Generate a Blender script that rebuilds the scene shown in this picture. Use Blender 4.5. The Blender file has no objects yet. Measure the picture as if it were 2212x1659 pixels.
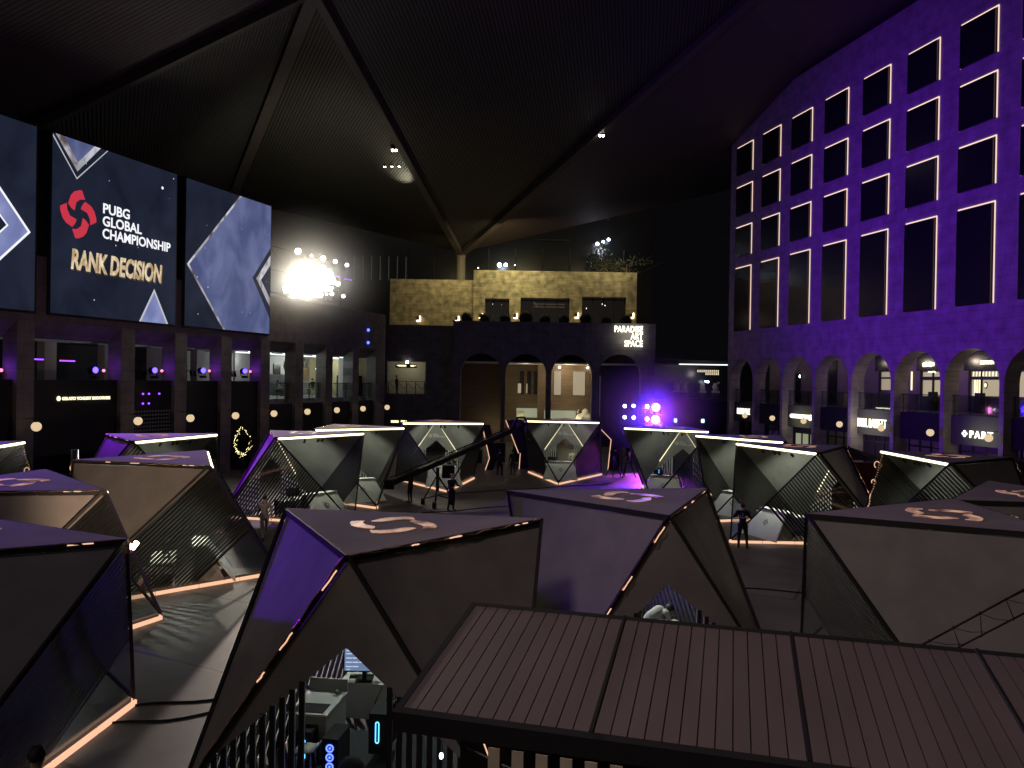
import bpy, bmesh, math, random
from mathutils import Vector, Matrix
R = math.radians
PI = math.pi
random.seed(7)
sc = bpy.context.scene
col = sc.collection

# ------------------------------------------------------------ camera, world, exposure
FP, PITCH, ROLL, HC = 1728.65 / 2212.0, .0048, .0167, 6.43
cd = bpy.data.cameras.new('camera')
cam = bpy.data.objects.new('camera', cd)
col.objects.link(cam)
cd.sensor_width = 36.0
cd.lens = 36.0 * FP
cd.clip_start, cd.clip_end = .1, 1500
fw = Vector((0, math.cos(PITCH), -math.sin(PITCH)))
u0 = Vector((0, math.sin(PITCH), math.cos(PITCH)))
rt = Vector((1, 0, 0)) * math.cos(ROLL) + u0 * math.sin(ROLL)
up = u0 * math.cos(ROLL) - Vector((1, 0, 0)) * math.sin(ROLL)
m = Matrix.Identity(4)
for i, v in enumerate((rt, up, -fw)):
    for j in range(3):
        m[j][i] = v[j]
m.translation = Vector((0, 0, HC))
cam.matrix_world = m
sc.camera = cam

w = bpy.data.worlds.new("World")
sc.world = w
w.use_nodes = True
nt = w.node_tree
bg = nt.nodes['Background']
tc = nt.nodes.new('ShaderNodeTexCoord')
sx = nt.nodes.new('ShaderNodeVectorMath')
sx.operation = 'DOT_PRODUCT'
sx.inputs[1].default_value = (.58, .81, 0)
nt.links.new(tc.outputs['Generated'], sx.inputs[0])
mr = nt.nodes.new('ShaderNodeMapRange')          # warm fill added to the world, from behind and left of the viewer
mr.interpolation_type = 'SMOOTHSTEP'
mr.inputs[1].default_value = -.5
mr.inputs[2].default_value = -1.0
nt.links.new(sx.outputs['Value'], mr.inputs[0])
mx = nt.nodes.new('ShaderNodeMix')
mx.data_type = 'RGBA'
nt.links.new(mr.outputs[0], mx.inputs[0])
mx.inputs[6].default_value = (.0022, .0021, .0030, 1)
mx.inputs[7].default_value = (.21, .175, .148, 1)
nt.links.new(mx.outputs[2], bg.inputs[0])
bg.inputs[1].default_value = 1.0

sc.view_settings.view_transform = 'Standard'
sc.view_settings.look = 'None'
sc.view_settings.exposure = 0
sc.view_settings.gamma = 1
sc.cycles.use_denoising = True
sc.cycles.max_bounces = 6
sc.cycles.sample_clamp_indirect = 4

# ------------------------------------------------------------ materials
M = {}


def new_mat(name):
    mt = bpy.data.materials.new(name)
    mt.use_nodes = True
    M[name] = mt
    return mt, mt.node_tree, mt.node_tree.nodes['Principled BSDF']


def mat(name, c, rough=.6, metal=0.0, noise=0.0, scale=4.0, bump=0.0, spec=.5, c2=None, stretch=(1, 1, 1)):
    mt, nt, b = new_mat(name)
    b.inputs['Base Color'].default_value = (*c, 1)
    b.inputs['Roughness'].default_value = rough
    b.inputs['Metallic'].default_value = metal
    b.inputs['Specular IOR Level'].default_value = spec
    if noise or bump:
        tc = nt.nodes.new('ShaderNodeTexCoord')
        mp = nt.nodes.new('ShaderNodeMapping')
        mp.inputs['Scale'].default_value = stretch
        nz = nt.nodes.new('ShaderNodeTexNoise')
        nz.inputs['Scale'].default_value = scale
        nz.inputs['Detail'].default_value = 6
        nt.links.new(tc.outputs['Object'], mp.inputs[0])
        nt.links.new(mp.outputs[0], nz.inputs['Vector'])
        if noise:
            r = nt.nodes.new('ShaderNodeMix')
            r.data_type = 'RGBA'
            cc = c2 or tuple(x * (1 - noise) for x in c)
            mr = nt.nodes.new('ShaderNodeMapRange')
            mr.inputs[1].default_value = .3
            mr.inputs[2].default_value = .7
            nt.links.new(nz.outputs[0], mr.inputs[0])
            nt.links.new(mr.outputs[0], r.inputs[0])
            r.inputs[6].default_value = (*c, 1)
            r.inputs[7].default_value = (*cc, 1)
            nt.links.new(r.outputs[2], b.inputs['Base Color'])
        if bump:
            bp = nt.nodes.new('ShaderNodeBump')
            bp.inputs['Strength'].default_value = bump
            bp.inputs['Distance'].default_value = .02
            nt.links.new(nz.outputs[0], bp.inputs['Height'])
            nt.links.new(bp.outputs[0], b.inputs['Normal'])
    return mt


def emit(name, c, s):
    mt, nt, b = new_mat(name)
    b.inputs['Base Color'].default_value = (.02, .02, .02, 1)
    b.inputs['Emission Color'].default_value = (*c, 1)
    b.inputs['Emission Strength'].default_value = s
    return mt


def stone(name, c, c2, mortar, tw, th, rough=.8, gap=.012, swz='XZ', rot=0.0, nscale=1.2, var=.35, offset=.5, bump=.15):
    """tiled stone: brick texture over two object axes, blotched by noise"""
    mt, nt, b = new_mat(name)
    tc = nt.nodes.new('ShaderNodeTexCoord')
    sp = nt.nodes.new('ShaderNodeSeparateXYZ')
    cb = nt.nodes.new('ShaderNodeCombineXYZ')
    nt.links.new(tc.outputs['Object'], sp.inputs[0])
    ax = {'X': 0, 'Y': 1, 'Z': 2}
    nt.links.new(sp.outputs[ax[swz[0]]], cb.inputs[0])
    nt.links.new(sp.outputs[ax[swz[1]]], cb.inputs[1])
    mp = nt.nodes.new('ShaderNodeMapping')
    mp.inputs['Rotation'].default_value = (0, 0, rot)
    nt.links.new(cb.outputs[0], mp.inputs[0])
    br = nt.nodes.new('ShaderNodeTexBrick')
    br.offset = offset
    br.inputs['Scale'].default_value = 1
    br.inputs['Brick Width'].default_value = tw
    br.inputs['Row Height'].default_value = th
    br.inputs['Mortar Size'].default_value = gap
    br.inputs['Color1'].default_value = (*c, 1)
    br.inputs['Color2'].default_value = (*c2, 1)
    br.inputs['Mortar'].default_value = (*mortar, 1)
    nt.links.new(mp.outputs[0], br.inputs['Vector'])
    nz = nt.nodes.new('ShaderNodeTexNoise')
    nz.inputs['Scale'].default_value = nscale
    nz.inputs['Detail'].default_value = 7
    nt.links.new(tc.outputs['Object'], nz.inputs['Vector'])
    mr = nt.nodes.new('ShaderNodeMapRange')
    mr.inputs[1].default_value, mr.inputs[2].default_value = .3, .7
    mr.inputs[3].default_value, mr.inputs[4].default_value = 1 - var, 1 + var * .5
    nt.links.new(nz.outputs[0], mr.inputs[0])
    mu = nt.nodes.new('ShaderNodeVectorMath')
    mu.operation = 'SCALE'
    nt.links.new(br.outputs['Color'], mu.inputs[0])
    nt.links.new(mr.outputs[0], mu.inputs['Scale'])
    nt.links.new(mu.outputs[0], b.inputs['Base Color'])
    b.inputs['Roughness'].default_value = rough
    bp = nt.nodes.new('ShaderNodeBump')
    bp.inputs['Strength'].default_value = bump
    bp.inputs['Distance'].default_value = .01
    nt.links.new(br.outputs['Fac'], bp.inputs['Height'])
    bp.invert = True
    nt.links.new(bp.outputs[0], b.inputs['Normal'])
    return mt


def glass(name, tint=(.8, .85, .85), refl=.09, rough=.05):
    mt = bpy.data.materials.new(name)
    mt.use_nodes = True
    nt = mt.node_tree
    nt.nodes.clear()
    o = nt.nodes.new('ShaderNodeOutputMaterial')
    t = nt.nodes.new('ShaderNodeBsdfTransparent')
    t.inputs[0].default_value = (*tint, 1)
    g = nt.nodes.new('ShaderNodeBsdfGlossy')
    g.inputs['Roughness'].default_value = rough
    g.inputs['Color'].default_value = (1, 1, 1, 1)
    lw = nt.nodes.new('ShaderNodeLayerWeight')
    lw.inputs[0].default_value = .25
    mr = nt.nodes.new('ShaderNodeMapRange')
    mr.inputs[3].default_value = refl * .5
    mr.inputs[4].default_value = min(1, refl * 4)
    nt.links.new(lw.outputs['Fresnel'], mr.inputs[0])
    x = nt.nodes.new('ShaderNodeMixShader')
    nt.links.new(mr.outputs[0], x.inputs[0])
    nt.links.new(t.outputs[0], x.inputs[1])
    nt.links.new(g.outputs[0], x.inputs[2])
    nt.links.new(x.outputs[0], o.inputs[0])
    M[name] = mt
    return mt


mat('panel', (.20, .192, .178), .75, noise=.25, scale=1.7, bump=.1)
mat('roof_panel', (.27, .238, .235), .92, noise=.18, scale=1.1, bump=.08, spec=.12)
mat('black_metal', (.020, .019, .019), .7, 0, spec=.15)
mat('black', (.007, .007, .008), .85, noise=.3, scale=9)
mat('dark_slat', (.045, .043, .042), .38, .5)
mat('slat_white', (.42, .41, .39), .55)
mat('copper', (.75, .42, .26), .22, 1.0)
mat('plinth', (.06, .058, .056), .55, noise=.3, scale=5)
mat('white_laminate', (.52, .52, .48), .45, noise=.08, scale=3)
mat('grey_laminate', (.24, .235, .215), .5)
mat('dark_fabric', (.02, .02, .023), .9, noise=.4, scale=20)
mat('jeans', (.03, .035, .06), .9, noise=.3, scale=30)
mat('white_cloth', (.50, .49, .45), .9, noise=.15, scale=25)
mat('cream_cloth', (.50, .47, .34), .9, noise=.15, scale=25)
mat('grey_cloth', (.28, .27, .27), .9, noise=.15, scale=25)
mat('skin', (.42, .26, .19), .55)
mat('hair', (.012, .010, .010), .6)
mat('steel', (.30, .30, .30), .3, .9)
mat('cream_stone', (.62, .58, .45), .5, noise=.1, scale=6)
mat('cafe_wall', (.30, .29, .27), .8, noise=.12, scale=2)
mat('yellow_wall', (.30, .27, .15), .8, noise=.15, scale=2)
mat('brown_wall', (.24, .17, .10), .8, noise=.25, scale=1.5, stretch=(.4, .4, 3))
mat('dark_wall', (.035, .033, .036), .8, noise=.3, scale=2)
mat('curtain', (.5, .5, .3), .8, noise=.3, scale=6, stretch=(6, 1, .2))
mat('leaf', (.05, .06, .03), .6, noise=.4, scale=6)
mat('leaf_dark', (.015, .022, .012), .8, noise=.5, scale=9)
mat('bark', (.10, .07, .05), .9, noise=.3, scale=12)
mat('column_paint', (.22, .20, .17), .6, noise=.15, scale=2)
mat('red_cloth', (.12, .012, .016), .9, noise=.3, scale=3)
mat('awning_cream', (.45, .40, .28), .9, noise=.2, scale=7)
mat('board_cream', (.40, .35, .25), .8, noise=.2, scale=5)
mat('carpet', (.05, .055, .06), .95, noise=.4, scale=60, bump=.3)
mat('pavilion_panel', (.150, .120, .120), .55, noise=.22, scale=1.6, stretch=(1, .3, 1), bump=.05)
mat('pavilion_joint', (.010, .009, .009), .6)
mat('seam_gloss', (.35, .34, .32), .35, .2)
glass('pane', (.88, .90, .89), .035)
glass('rail_glass', (.80, .84, .84), .08)
glass('dark_pane', (.25, .27, .28), .15)
mat('board_dark', (.028, .028, .026), .8)
mat('window_dark', (.008, .008, .010), .25, noise=.2, scale=2)
stone('plaza_paving', (.098, .085, .078), (.082, .072, .066), (.022, .020, .019), 6.5, 4.2, rough=.5, gap=.055, swz='XY', rot=R(27), nscale=.5, var=.55, bump=.3)
stone('hotel_stone', (.25, .205, .225), (.225, .185, .205), (.11, .09, .10), 1.25, .62, rough=.75, gap=.012)
stone('left_stone', (.135, .12, .115), (.12, .108, .105), (.06, .055, .055), 1.2, .6, rough=.75, gap=.012)
stone('gallery_stone', (.13, .118, .115), (.115, .105, .10), (.05, .045, .045), 1.1, .55, rough=.8, gap=.012)
stone('gold_stone', (.36, .31, .19), (.27, .23, .15), (.12, .10, .07), 1.9, .16, rough=.6, gap=.008, nscale=1.5, var=.65)
emit('led_cream', (1, .88, .50), 4.5)
emit('led_cream_thin', (1, .86, .58), 2.2)
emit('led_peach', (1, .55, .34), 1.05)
emit('led_peach_bright', (1, .56, .36), 1.25)
emit('logo_shine', (1, .50, .32), .50)  # reflections of the copper foil emblem, painted as patchy emission
_nt = M['logo_shine'].node_tree
_b = _nt.nodes['Principled BSDF']
_tc = _nt.nodes.new('ShaderNodeTexCoord'); _nz = _nt.nodes.new('ShaderNodeTexNoise'); _cr = _nt.nodes.new('ShaderNodeValToRGB')
_nz.inputs['Scale'].default_value = 2.6; _nz.inputs['Detail'].default_value = 4
_cr.color_ramp.elements[0].position = .38; _cr.color_ramp.elements[0].color = (.16, .05, .03, 1)
_cr.color_ramp.elements[1].position = .62; _cr.color_ramp.elements[1].color = (1, .56, .38, 1)
_nt.links.new(_tc.outputs['Object'], _nz.inputs['Vector']); _nt.links.new(_nz.outputs[0], _cr.inputs[0]); _nt.links.new(_cr.outputs[0], _b.inputs['Emission Color'])
mat('logo_no_shine', (.10, .045, .028), .6)  # dull emblem without the painted foil reflections
emit('globe_glow', (1, .74, .44), .78)
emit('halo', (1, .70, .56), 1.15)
emit('sign_white', (1, .94, .70), 2.6)
emit('sign_cream', (1, .93, .60), 1.5)
emit('led_violet', (.30, .06, 1), 2.6)
emit('lens_violet', (.06, .035, 1), 8)
emit('lens_white', (1, .95, 1), 12)
emit('lens_pink', (1, .25, .75), 18)
emit('lens_red', (1, .16, .30), 3)
emit('lens_flood', (1, .97, .84), 60)
emit('lens_warm', (1, .86, .70), 35)
emit('lens_cool', (.75, .88, 1), 14)
emit('exit_green', (.55, 1, .85), 2.2)
emit('cyan_led', (.10, .55, 1), 3.5)
emit('blue_led', (.06, .10, 1), 5)
emit('cafe_strip', (.9, 1, .97), 1.6)
emit('lit_blind', (.95, .78, .52), .36)
emit('lit_shop', (1, .84, .52), .42)
emit('lit_shop_green', (.85, .90, .60), .30)
emit('warm_pin', (1, .72, .45), 9)
emit('fairy', (1, .85, .35), 5)
emit('monitor_glow', (.33, .47, .78), .42)
emit('monitor_cell', (.62, .75, 1), .85)
emit('monitor_white', (.88, 1, .92), .9)
emit('purple_tube', (.38, .10, 1), 2.4)
emit('far_window', (1, .85, .60), 1.3)
emit('far_window_dim', (.8, .8, .8), .035)


def striped(name, c1, c2, sp, width=.5, soft=.08, rough=.6):
    """baffles: parallel stripes measured along the U of the mesh (metres)"""
    mt, nt, b = new_mat(name)
    uv = nt.nodes.new('ShaderNodeUVMap')
    s = nt.nodes.new('ShaderNodeSeparateXYZ')
    nt.links.new(uv.outputs[0], s.inputs[0])
    d = nt.nodes.new('ShaderNodeMath'); d.operation = 'DIVIDE'; d.inputs[1].default_value = sp
    nt.links.new(s.outputs[0], d.inputs[0])
    f = nt.nodes.new('ShaderNodeMath'); f.operation = 'PINGPONG'; f.inputs[1].default_value = .5
    nt.links.new(d.outputs[0], f.inputs[0])
    r = nt.nodes.new('ShaderNodeMapRange')
    r.inputs[1].default_value = width * .5 - soft
    r.inputs[2].default_value = width * .5 + soft
    nt.links.new(f.outputs[0], r.inputs[0])
    x = nt.nodes.new('ShaderNodeMix'); x.data_type = 'RGBA'
    x.inputs[6].default_value = (*c1, 1)
    x.inputs[7].default_value = (*c2, 1)
    nt.links.new(r.outputs[0], x.inputs[0])
    nt.links.new(x.outputs[2], b.inputs['Base Color'])
    b.inputs['Roughness'].default_value = rough
    bp = nt.nodes.new('ShaderNodeBump'); bp.inputs['Strength'].default_value = .4
    bp.inputs['Distance'].default_value = .06
    nt.links.new(r.outputs[0], bp.inputs['Height']); bp.invert = True
    nt.links.new(bp.outputs[0], b.inputs['Normal'])
    return mt


striped('soffit', (.058, .052, .040), (.006, .006, .006), .24, .5)
striped('soffit_dark', (.050, .047, .044), (.006, .006, .006), .26, .45)
striped('soffit_red', (.075, .052, .052), (.052, .037, .038), .30, .5)
mat('beam_paint', (.065, .052, .046), .6, noise=.2, scale=.8)


# ------------------------------------------------------------ mesh helpers
class MB:
    def __init__(s):
        s.v, s.f, s.m, s.sm = [], [], [], []

    def add(s, vs, fs, mi=0, smooth=False):
        o = len(s.v)
        s.v += [tuple(x) for x in vs]
        for f in fs:
            s.f.append(tuple(o + i for i in f))
            s.m.append(mi)
            s.sm.append(smooth)
        return s

    def box(s, a, b, mi=0, mtx=None):
        x0, y0, z0 = a
        x1, y1, z1 = b
        vs = [Vector(p) for p in ((x0, y0, z0), (x1, y0, z0), (x1, y1, z0), (x0, y1, z0), (x0, y0, z1), (x1, y0, z1), (x1, y1, z1), (x0, y1, z1))]
        if mtx is not None:
            vs = [mtx @ v for v in vs]
        return s.add(vs, [(0, 3, 2, 1), (4, 5, 6, 7), (0, 1, 5, 4), (1, 2, 6, 5), (2, 3, 7, 6), (3, 0, 4, 7)], mi)

    def bar(s, a, b, w=.05, h=None, mi=0, upv=(0, 0, 1)):
        a, b = Vector(a), Vector(b)
        h = w if h is None else h
        d = (b - a).normalized()
        u = Vector(upv)
        if abs(d.dot(u)) > .98:
            u = Vector((1, 0, 0)) if abs(d.x) < .9 else Vector((0, 1, 0))
        x = d.cross(u).normalized() * (w / 2)
        y = x.cross(d).normalized() * (h / 2)
        vs = [p + q for p in (a, b) for q in (-x - y, x - y, x + y, -x + y)]
        return s.add(vs, [(0, 1, 2, 3), (7, 6, 5, 4), (0, 4, 5, 1), (1, 5, 6, 2), (2, 6, 7, 3), (3, 7, 4, 0)], mi)

    def tube(s, pts, r=.02, n=8, mi=0, cap=True, r2=None):
        pts = [Vector(p) for p in pts]
        k = len(pts)
        rings = []
        prev = None
        for i, p in enumerate(pts):
            d = (pts[min(i + 1, k - 1)] - pts[max(i - 1, 0)]).normalized()
            ref = Vector((0, 0, 1)) if abs(d.z) < .95 else Vector((1, 0, 0))
            x = d.cross(ref).normalized()
            if prev is not None and x.dot(prev) < 0:
                x = -x
            prev = x
            y = d.cross(x).normalized()
            rr = r if r2 is None else r + (r2 - r) * i / max(1, k - 1)
            rings.append([p + (x * math.cos(2 * PI * j / n) + y * math.sin(2 * PI * j / n)) * rr for j in range(n)])
        vs = [q for g in rings for q in g]
        fs = []
        for i in range(k - 1):
            for j in range(n):
                fs.append((i * n + j, i * n + (j + 1) % n, (i + 1) * n + (j + 1) % n, (i + 1) * n + j))
        if cap:
            fs.append(tuple(range(n))[::-1])
            fs.append(tuple((k - 1) * n + j for j in range(n)))
        return s.add(vs, fs, mi, n > 5)

    def ball(s, c, r, n=12, mi=0, sq=(1, 1, 1)):
        c = Vector(c)
        vs = [c + Vector((0, 0, r * sq[2]))]
        h = n // 2
        for i in range(1, h):
            t = PI * i / h
            for j in range(n):
                a = 2 * PI * j / n
                vs.append(c + Vector((math.sin(t) * math.cos(a) * sq[0], math.sin(t) * math.sin(a) * sq[1], math.cos(t) * sq[2])) * r)
        vs.append(c - Vector((0, 0, r * sq[2])))
        fs = [(0, 1 + j, 1 + (j + 1) % n) for j in range(n)]
        for i in range(h - 2):
            for j in range(n):
                a = 1 + i * n + j
                b = 1 + i * n + (j + 1) % n
                fs.append((a, a + n, b + n, b))
        e = len(vs) - 1
        o = 1 + (h - 2) * n
        fs += [(e, o + (j + 1) % n, o + j) for j in range(n)]
        return s.add(vs, fs, mi, True)

    def disc(s, c, nrm, r, n=16, mi=0, depth=0):
        c, nrm = Vector(c), Vector(nrm).normalized()
        ref = Vector((0, 0, 1)) if abs(nrm.z) < .95 else Vector((1, 0, 0))
        x = nrm.cross(ref).normalized()
        y = nrm.cross(x)
        ring = [c + (x * math.cos(2 * PI * j / n) + y * math.sin(2 * PI * j / n)) * r for j in range(n)]
        if not depth:
            return s.add(ring, [tuple(range(n))], mi)
        b = [p + nrm * depth for p in ring]
        return s.add(ring + b, [tuple(range(n))[::-1], tuple(range(n, 2 * n))] + [(j, (j + 1) % n, n + (j + 1) % n, n + j) for j in range(n)], mi)

    def slab(s, poly, t, mi=0):
        """polygon (3D, planar) given a thickness vector t"""
        p = [Vector(q) for q in poly]
        t = Vector(t)
        n = len(p)
        return s.add(p + [q + t for q in p], [tuple(range(n))[::-1], tuple(range(n, 2 * n))] + [(j, (j + 1) % n, n + (j + 1) % n, n + j) for j in range(n)], mi)

    def build(s, name, mats, parent=None, fixn=True):
        me = bpy.data.meshes.new(name)
        me.from_pydata(s.v, [], s.f)
        mats = mats if isinstance(mats, (list, tuple)) else [mats]
        for q in mats:
            me.materials.append(M[q])
        for p, mi, sm in zip(me.polygons, s.m, s.sm):
            p.material_index = mi
            p.use_smooth = sm
        if fixn:
            bm = bmesh.new()
            bm.from_mesh(me)
            bmesh.ops.recalc_face_normals(bm, faces=bm.faces)
            bm.to_mesh(me)
            bm.free()
        me.update()
        o = bpy.data.objects.new(name, me)
        col.objects.link(o)
        if parent is not None:
            o.parent = parent
        return o


def tag(o, label=None, cat=None, group=None, kind=None):
    if label: o['label'] = label
    if cat: o['category'] = cat
    if group: o['group'] = group
    if kind: o['kind'] = kind
    return o


def empty(name, loc=(0, 0, 0), rz=0, label=None, cat=None, group=None, kind=None, parent=None):
    o = bpy.data.objects.new(name, None)
    o.empty_display_size = .2
    col.objects.link(o)
    o.location = loc
    o.rotation_euler = (0, 0, rz)
    if parent is not None:
        o.parent = parent
    return tag(o, label, cat, group, kind)


def copy_tree(o, parent=None):
    c = o.copy()
    col.objects.link(c)
    if parent is not None:
        c.parent = parent
    for ch in list(o.children):
        copy_tree(ch, c)
    return c


def text(name, body, size, material, parent=None, loc=(0, 0, 0), rot=(PI / 2, 0, 0), align='LEFT', depth=.01, sx=1.0, shear=0, off=0.0, space=1.0, line=1.0, fit=None):
    cu = bpy.data.curves.new(name, 'FONT')
    cu.body = body
    cu.size = size
    cu.extrude = depth
    cu.align_x = align
    cu.shear = shear
    cu.offset = off
    cu.space_character = space
    cu.space_line = line
    cu.resolution_u = 3
    o = bpy.data.objects.new(name, cu)
    col.objects.link(o)
    dg = bpy.context.evaluated_depsgraph_get()
    me = bpy.data.meshes.new_from_object(o.evaluated_get(dg))
    bpy.data.objects.remove(o)
    bpy.data.curves.remove(cu)
    me.materials.clear()
    me.materials.append(M[material])
    t = bpy.data.objects.new(name, me)
    col.objects.link(t)
    t.location = loc
    t.rotation_euler = rot
    if fit:
        xs = [v.co.x for v in me.vertices]
        sx = fit / (max(xs) - min(xs))
    t.scale = (sx, 1, 1)
    if parent is not None:
        t.parent = parent
    return t


def lamp(name, kind, loc, power, color=(1, 1, 1), aim=None, size=.1, cone=60, blend=.3, parent=None):
    L = bpy.data.lights.new(name, kind)
    L.energy = power
    L.color = color
    if kind == 'SPOT':
        L.spot_size = R(cone)
        L.spot_blend = blend
    if kind in ('SPOT', 'POINT'):
        L.shadow_soft_size = size
    if kind == 'AREA':
        L.size = size
    o = bpy.data.objects.new(name, L)
    col.objects.link(o)
    o.location = loc
    if aim is not None:
        o.rotation_euler = (Vector(aim) - Vector(loc)).to_track_quat('-Z', 'Y').to_euler()
    if parent is not None:
        o.parent = parent
    return o


# swirl emblem: one petal outline, turned four times
PETAL = [(-.59, .30), (-.45, .67), (-.27, .86), (0, .98), (.18, 1.0), (.36, .63), (.09, .59), (-.13, .43), (-.23, .05), (-.41, .13)]


PETAL_THIN = PETAL[:5] + [(.30, .74), (.10, .73), (-.12, .60), (-.33, .30), (-.50, .26)]


def petal(k, s, src=None):
    a = -k * PI / 2
    c, sn = math.cos(a), math.sin(a)
    cx, cy = -.10, .62
    kx, ky = (.93, .90) if src is None else (1.0, 1.0)
    P = [(cx + (x - cx) * kx, cy + (y - cy) * ky) for x, y in (src or PETAL)]
    return [((x * c - y * sn) * s, (x * sn + y * c) * s) for x, y in P]


# ------------------------------------------------------------ ground and canopy
g = MB()
g.add([(-250, -120, 0), (250, -120, 0), (250, 380, 0), (-250, 380, 0)], [(0, 1, 2, 3)])
tag(g.build('ground', 'plaza_paving'), 'wide paved plaza floor with dark joints between slabs', 'ground', kind='structure')

APEX = Vector((-12.25, 48, 29.81))
COLT = Vector((-5.84, 88, 20.4))
WEST = Vector((-28.5, 80, 24.0))
NE = Vector((15.6, 55, 32.8))
P4 = Vector((-30.5, 46, 19.3))
SE = Vector((34, 30, 34))
FE = Vector((42, 92, 33))
SW = Vector((-36, 2, 21))
SO = Vector((8, -6, 33))


def fold(pts, along, material, name, label):
    """one triangular soffit plane; U runs across the baffles"""
    along = Vector(along).normalized()
    n = (pts[1] - pts[0]).cross(pts[2] - pts[0]).normalized()
    al = (along - n * along.dot(n)).normalized()
    across = n.cross(al)
    me = bpy.data.meshes.new(name)
    k = len(pts)
    upz = Vector((0, 0, .4))
    me.from_pydata([tuple(p) for p in pts], [], [tuple(range(k))])
    uv = me.uv_layers.new(name='UVMap')
    for i, lp in enumerate(me.loops):
        q = pts[lp.vertex_index]
        uv.data[i].uv = (q.dot(across), q.dot(al))
    me.materials.append(M[material])
    o = bpy.data.objects.new(name, me)
    col.objects.link(o)
    tag(o, label, 'canopy', kind='structure')
    return o


fold([APEX, COLT, WEST], WEST - APEX, 'soffit', 'canopy_soffit', 'lit triangular canopy soffit of slanting baffles above the floodlights')
fold([APEX, NE, COLT], COLT - APEX, 'soffit_dark', 'canopy_soffit', 'large dark centre canopy plane of long baffles between two beams')
fold([APEX, WEST, P4], WEST - APEX, 'soffit_dark', 'canopy_soffit', 'dark ribbed canopy plane above the video screens')
fold([APEX, P4, SW, SO], Vector((1, .0, .12)), 'soffit_red', 'canopy_soffit', 'smooth reddish brown canopy plane in the upper left corner')
fold([APEX, SO, SE, NE], COLT - NE, 'soffit_dark', 'canopy_soffit', 'dark ribbed canopy plane overhead towards the hotel')
fold([COLT, NE, FE], Vector((.15, -1, .2)), 'soffit_red', 'canopy_soffit', 'unlit dark canopy plane behind the right beam')
fold([NE, SE, FE], Vector((.15, -1, .2)), 'soffit_red', 'canopy_soffit', 'dark reddish canopy plane above the hotel roof line')


def beam(a, b, w, label):
    o = MB()
    d = Vector((0, 0, -.28))
    o.bar(Vector(a) + d, Vector(b) + d, w, .5)
    r = o.build('canopy_beam', 'beam_paint')
    tag(r, label, 'beam', 'steel beams along the folds of the canopy')
    return r


beam(APEX, WEST + (WEST - APEX) * .2, .75, 'steel beam running down behind the right-hand video screen')
bmC = beam(APEX, COLT, .6, 'steel beam running from the top down to the round column')
bmR = beam(COLT, NE + (NE - COLT) * .35, .7, 'steel beam rising from the round column to the upper right')
beam(P4, APEX, .5, 'dim thin beam along the edge of the reddish canopy')
c = MB()
c.tube([(-5.84, 88, 12), (-5.84, 88, 20.3)], .48, 28)
c.tube([(-5.84, 88, 19.95), (-5.84, 88, 20.36)], .56, 28)
tag(c.build('round_column', 'column_paint'), 'thick round canopy column standing above the golden building', 'column')
for i, (p, lb) in enumerate((((-10.02, 66, 25.3), 'pair of tiny lamps on the steep centre beam'), ((7.25, 68, 27.4), 'pair of tiny lamps on the right rising beam'))):
    t = empty('beam_lamp', p, 0, lb, 'lamp', 'small lamps on the canopy beams')
    MB().box((-.3, -.12, -.05), (.3, .12, .35)).build('housing', 'black_metal', t)
    for s in (-.14, .14):
        MB().ball((s, 0, -.1), .1).build('bulb', 'lens_warm', t)
for i in range(3):
    p = Vector((-11.35 + i * .62, 69.5, 24.85 + .02 * i))
    t = empty('ceiling_spotlight', p, 0, ['left', 'middle', 'right'][i] + ' of three black spotlights lighting the canopy ribs', 'spotlight', 'three spotlights under the canopy')
    MB().tube([(0, 0, .3), (0, 0, -.1)], .13, 12).build('body', 'black_metal', t)
    MB().disc((0, 0, -.105), (0, 0, -1), .1).build('lens', 'lens_warm', t)
lamp('canopy_wash', 'SPOT', (-9.9, 73.5, 22.6), 420, (1, .93, .65), aim=(-10.4, 69.5, 25.6), size=.3, cone=50, blend=.9)

# ------------------------------------------------------------ game booths
A_, DT, C0, B_, CB, HT = 2.5, 3.72, 2.17, 2.505, 3.80, 3.854
T0, T1, T2 = Vector((-A_, 0, HT)), Vector((A_, 0, HT)), Vector((0, DT, HT))
B0, B1, B2 = Vector((0, -C0, .12)), Vector((B_, CB, .12)), Vector((-B_, CB, .12))


def lerp(a, b, t):
    return a + (b - a) * t


def inward(a, b, c):
    n = (b - a).cross(c - a).normalized()
    ctr = Vector((0, 1.8, 1.9))
    return n if n.dot(ctr - a) > 0 else -n


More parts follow.
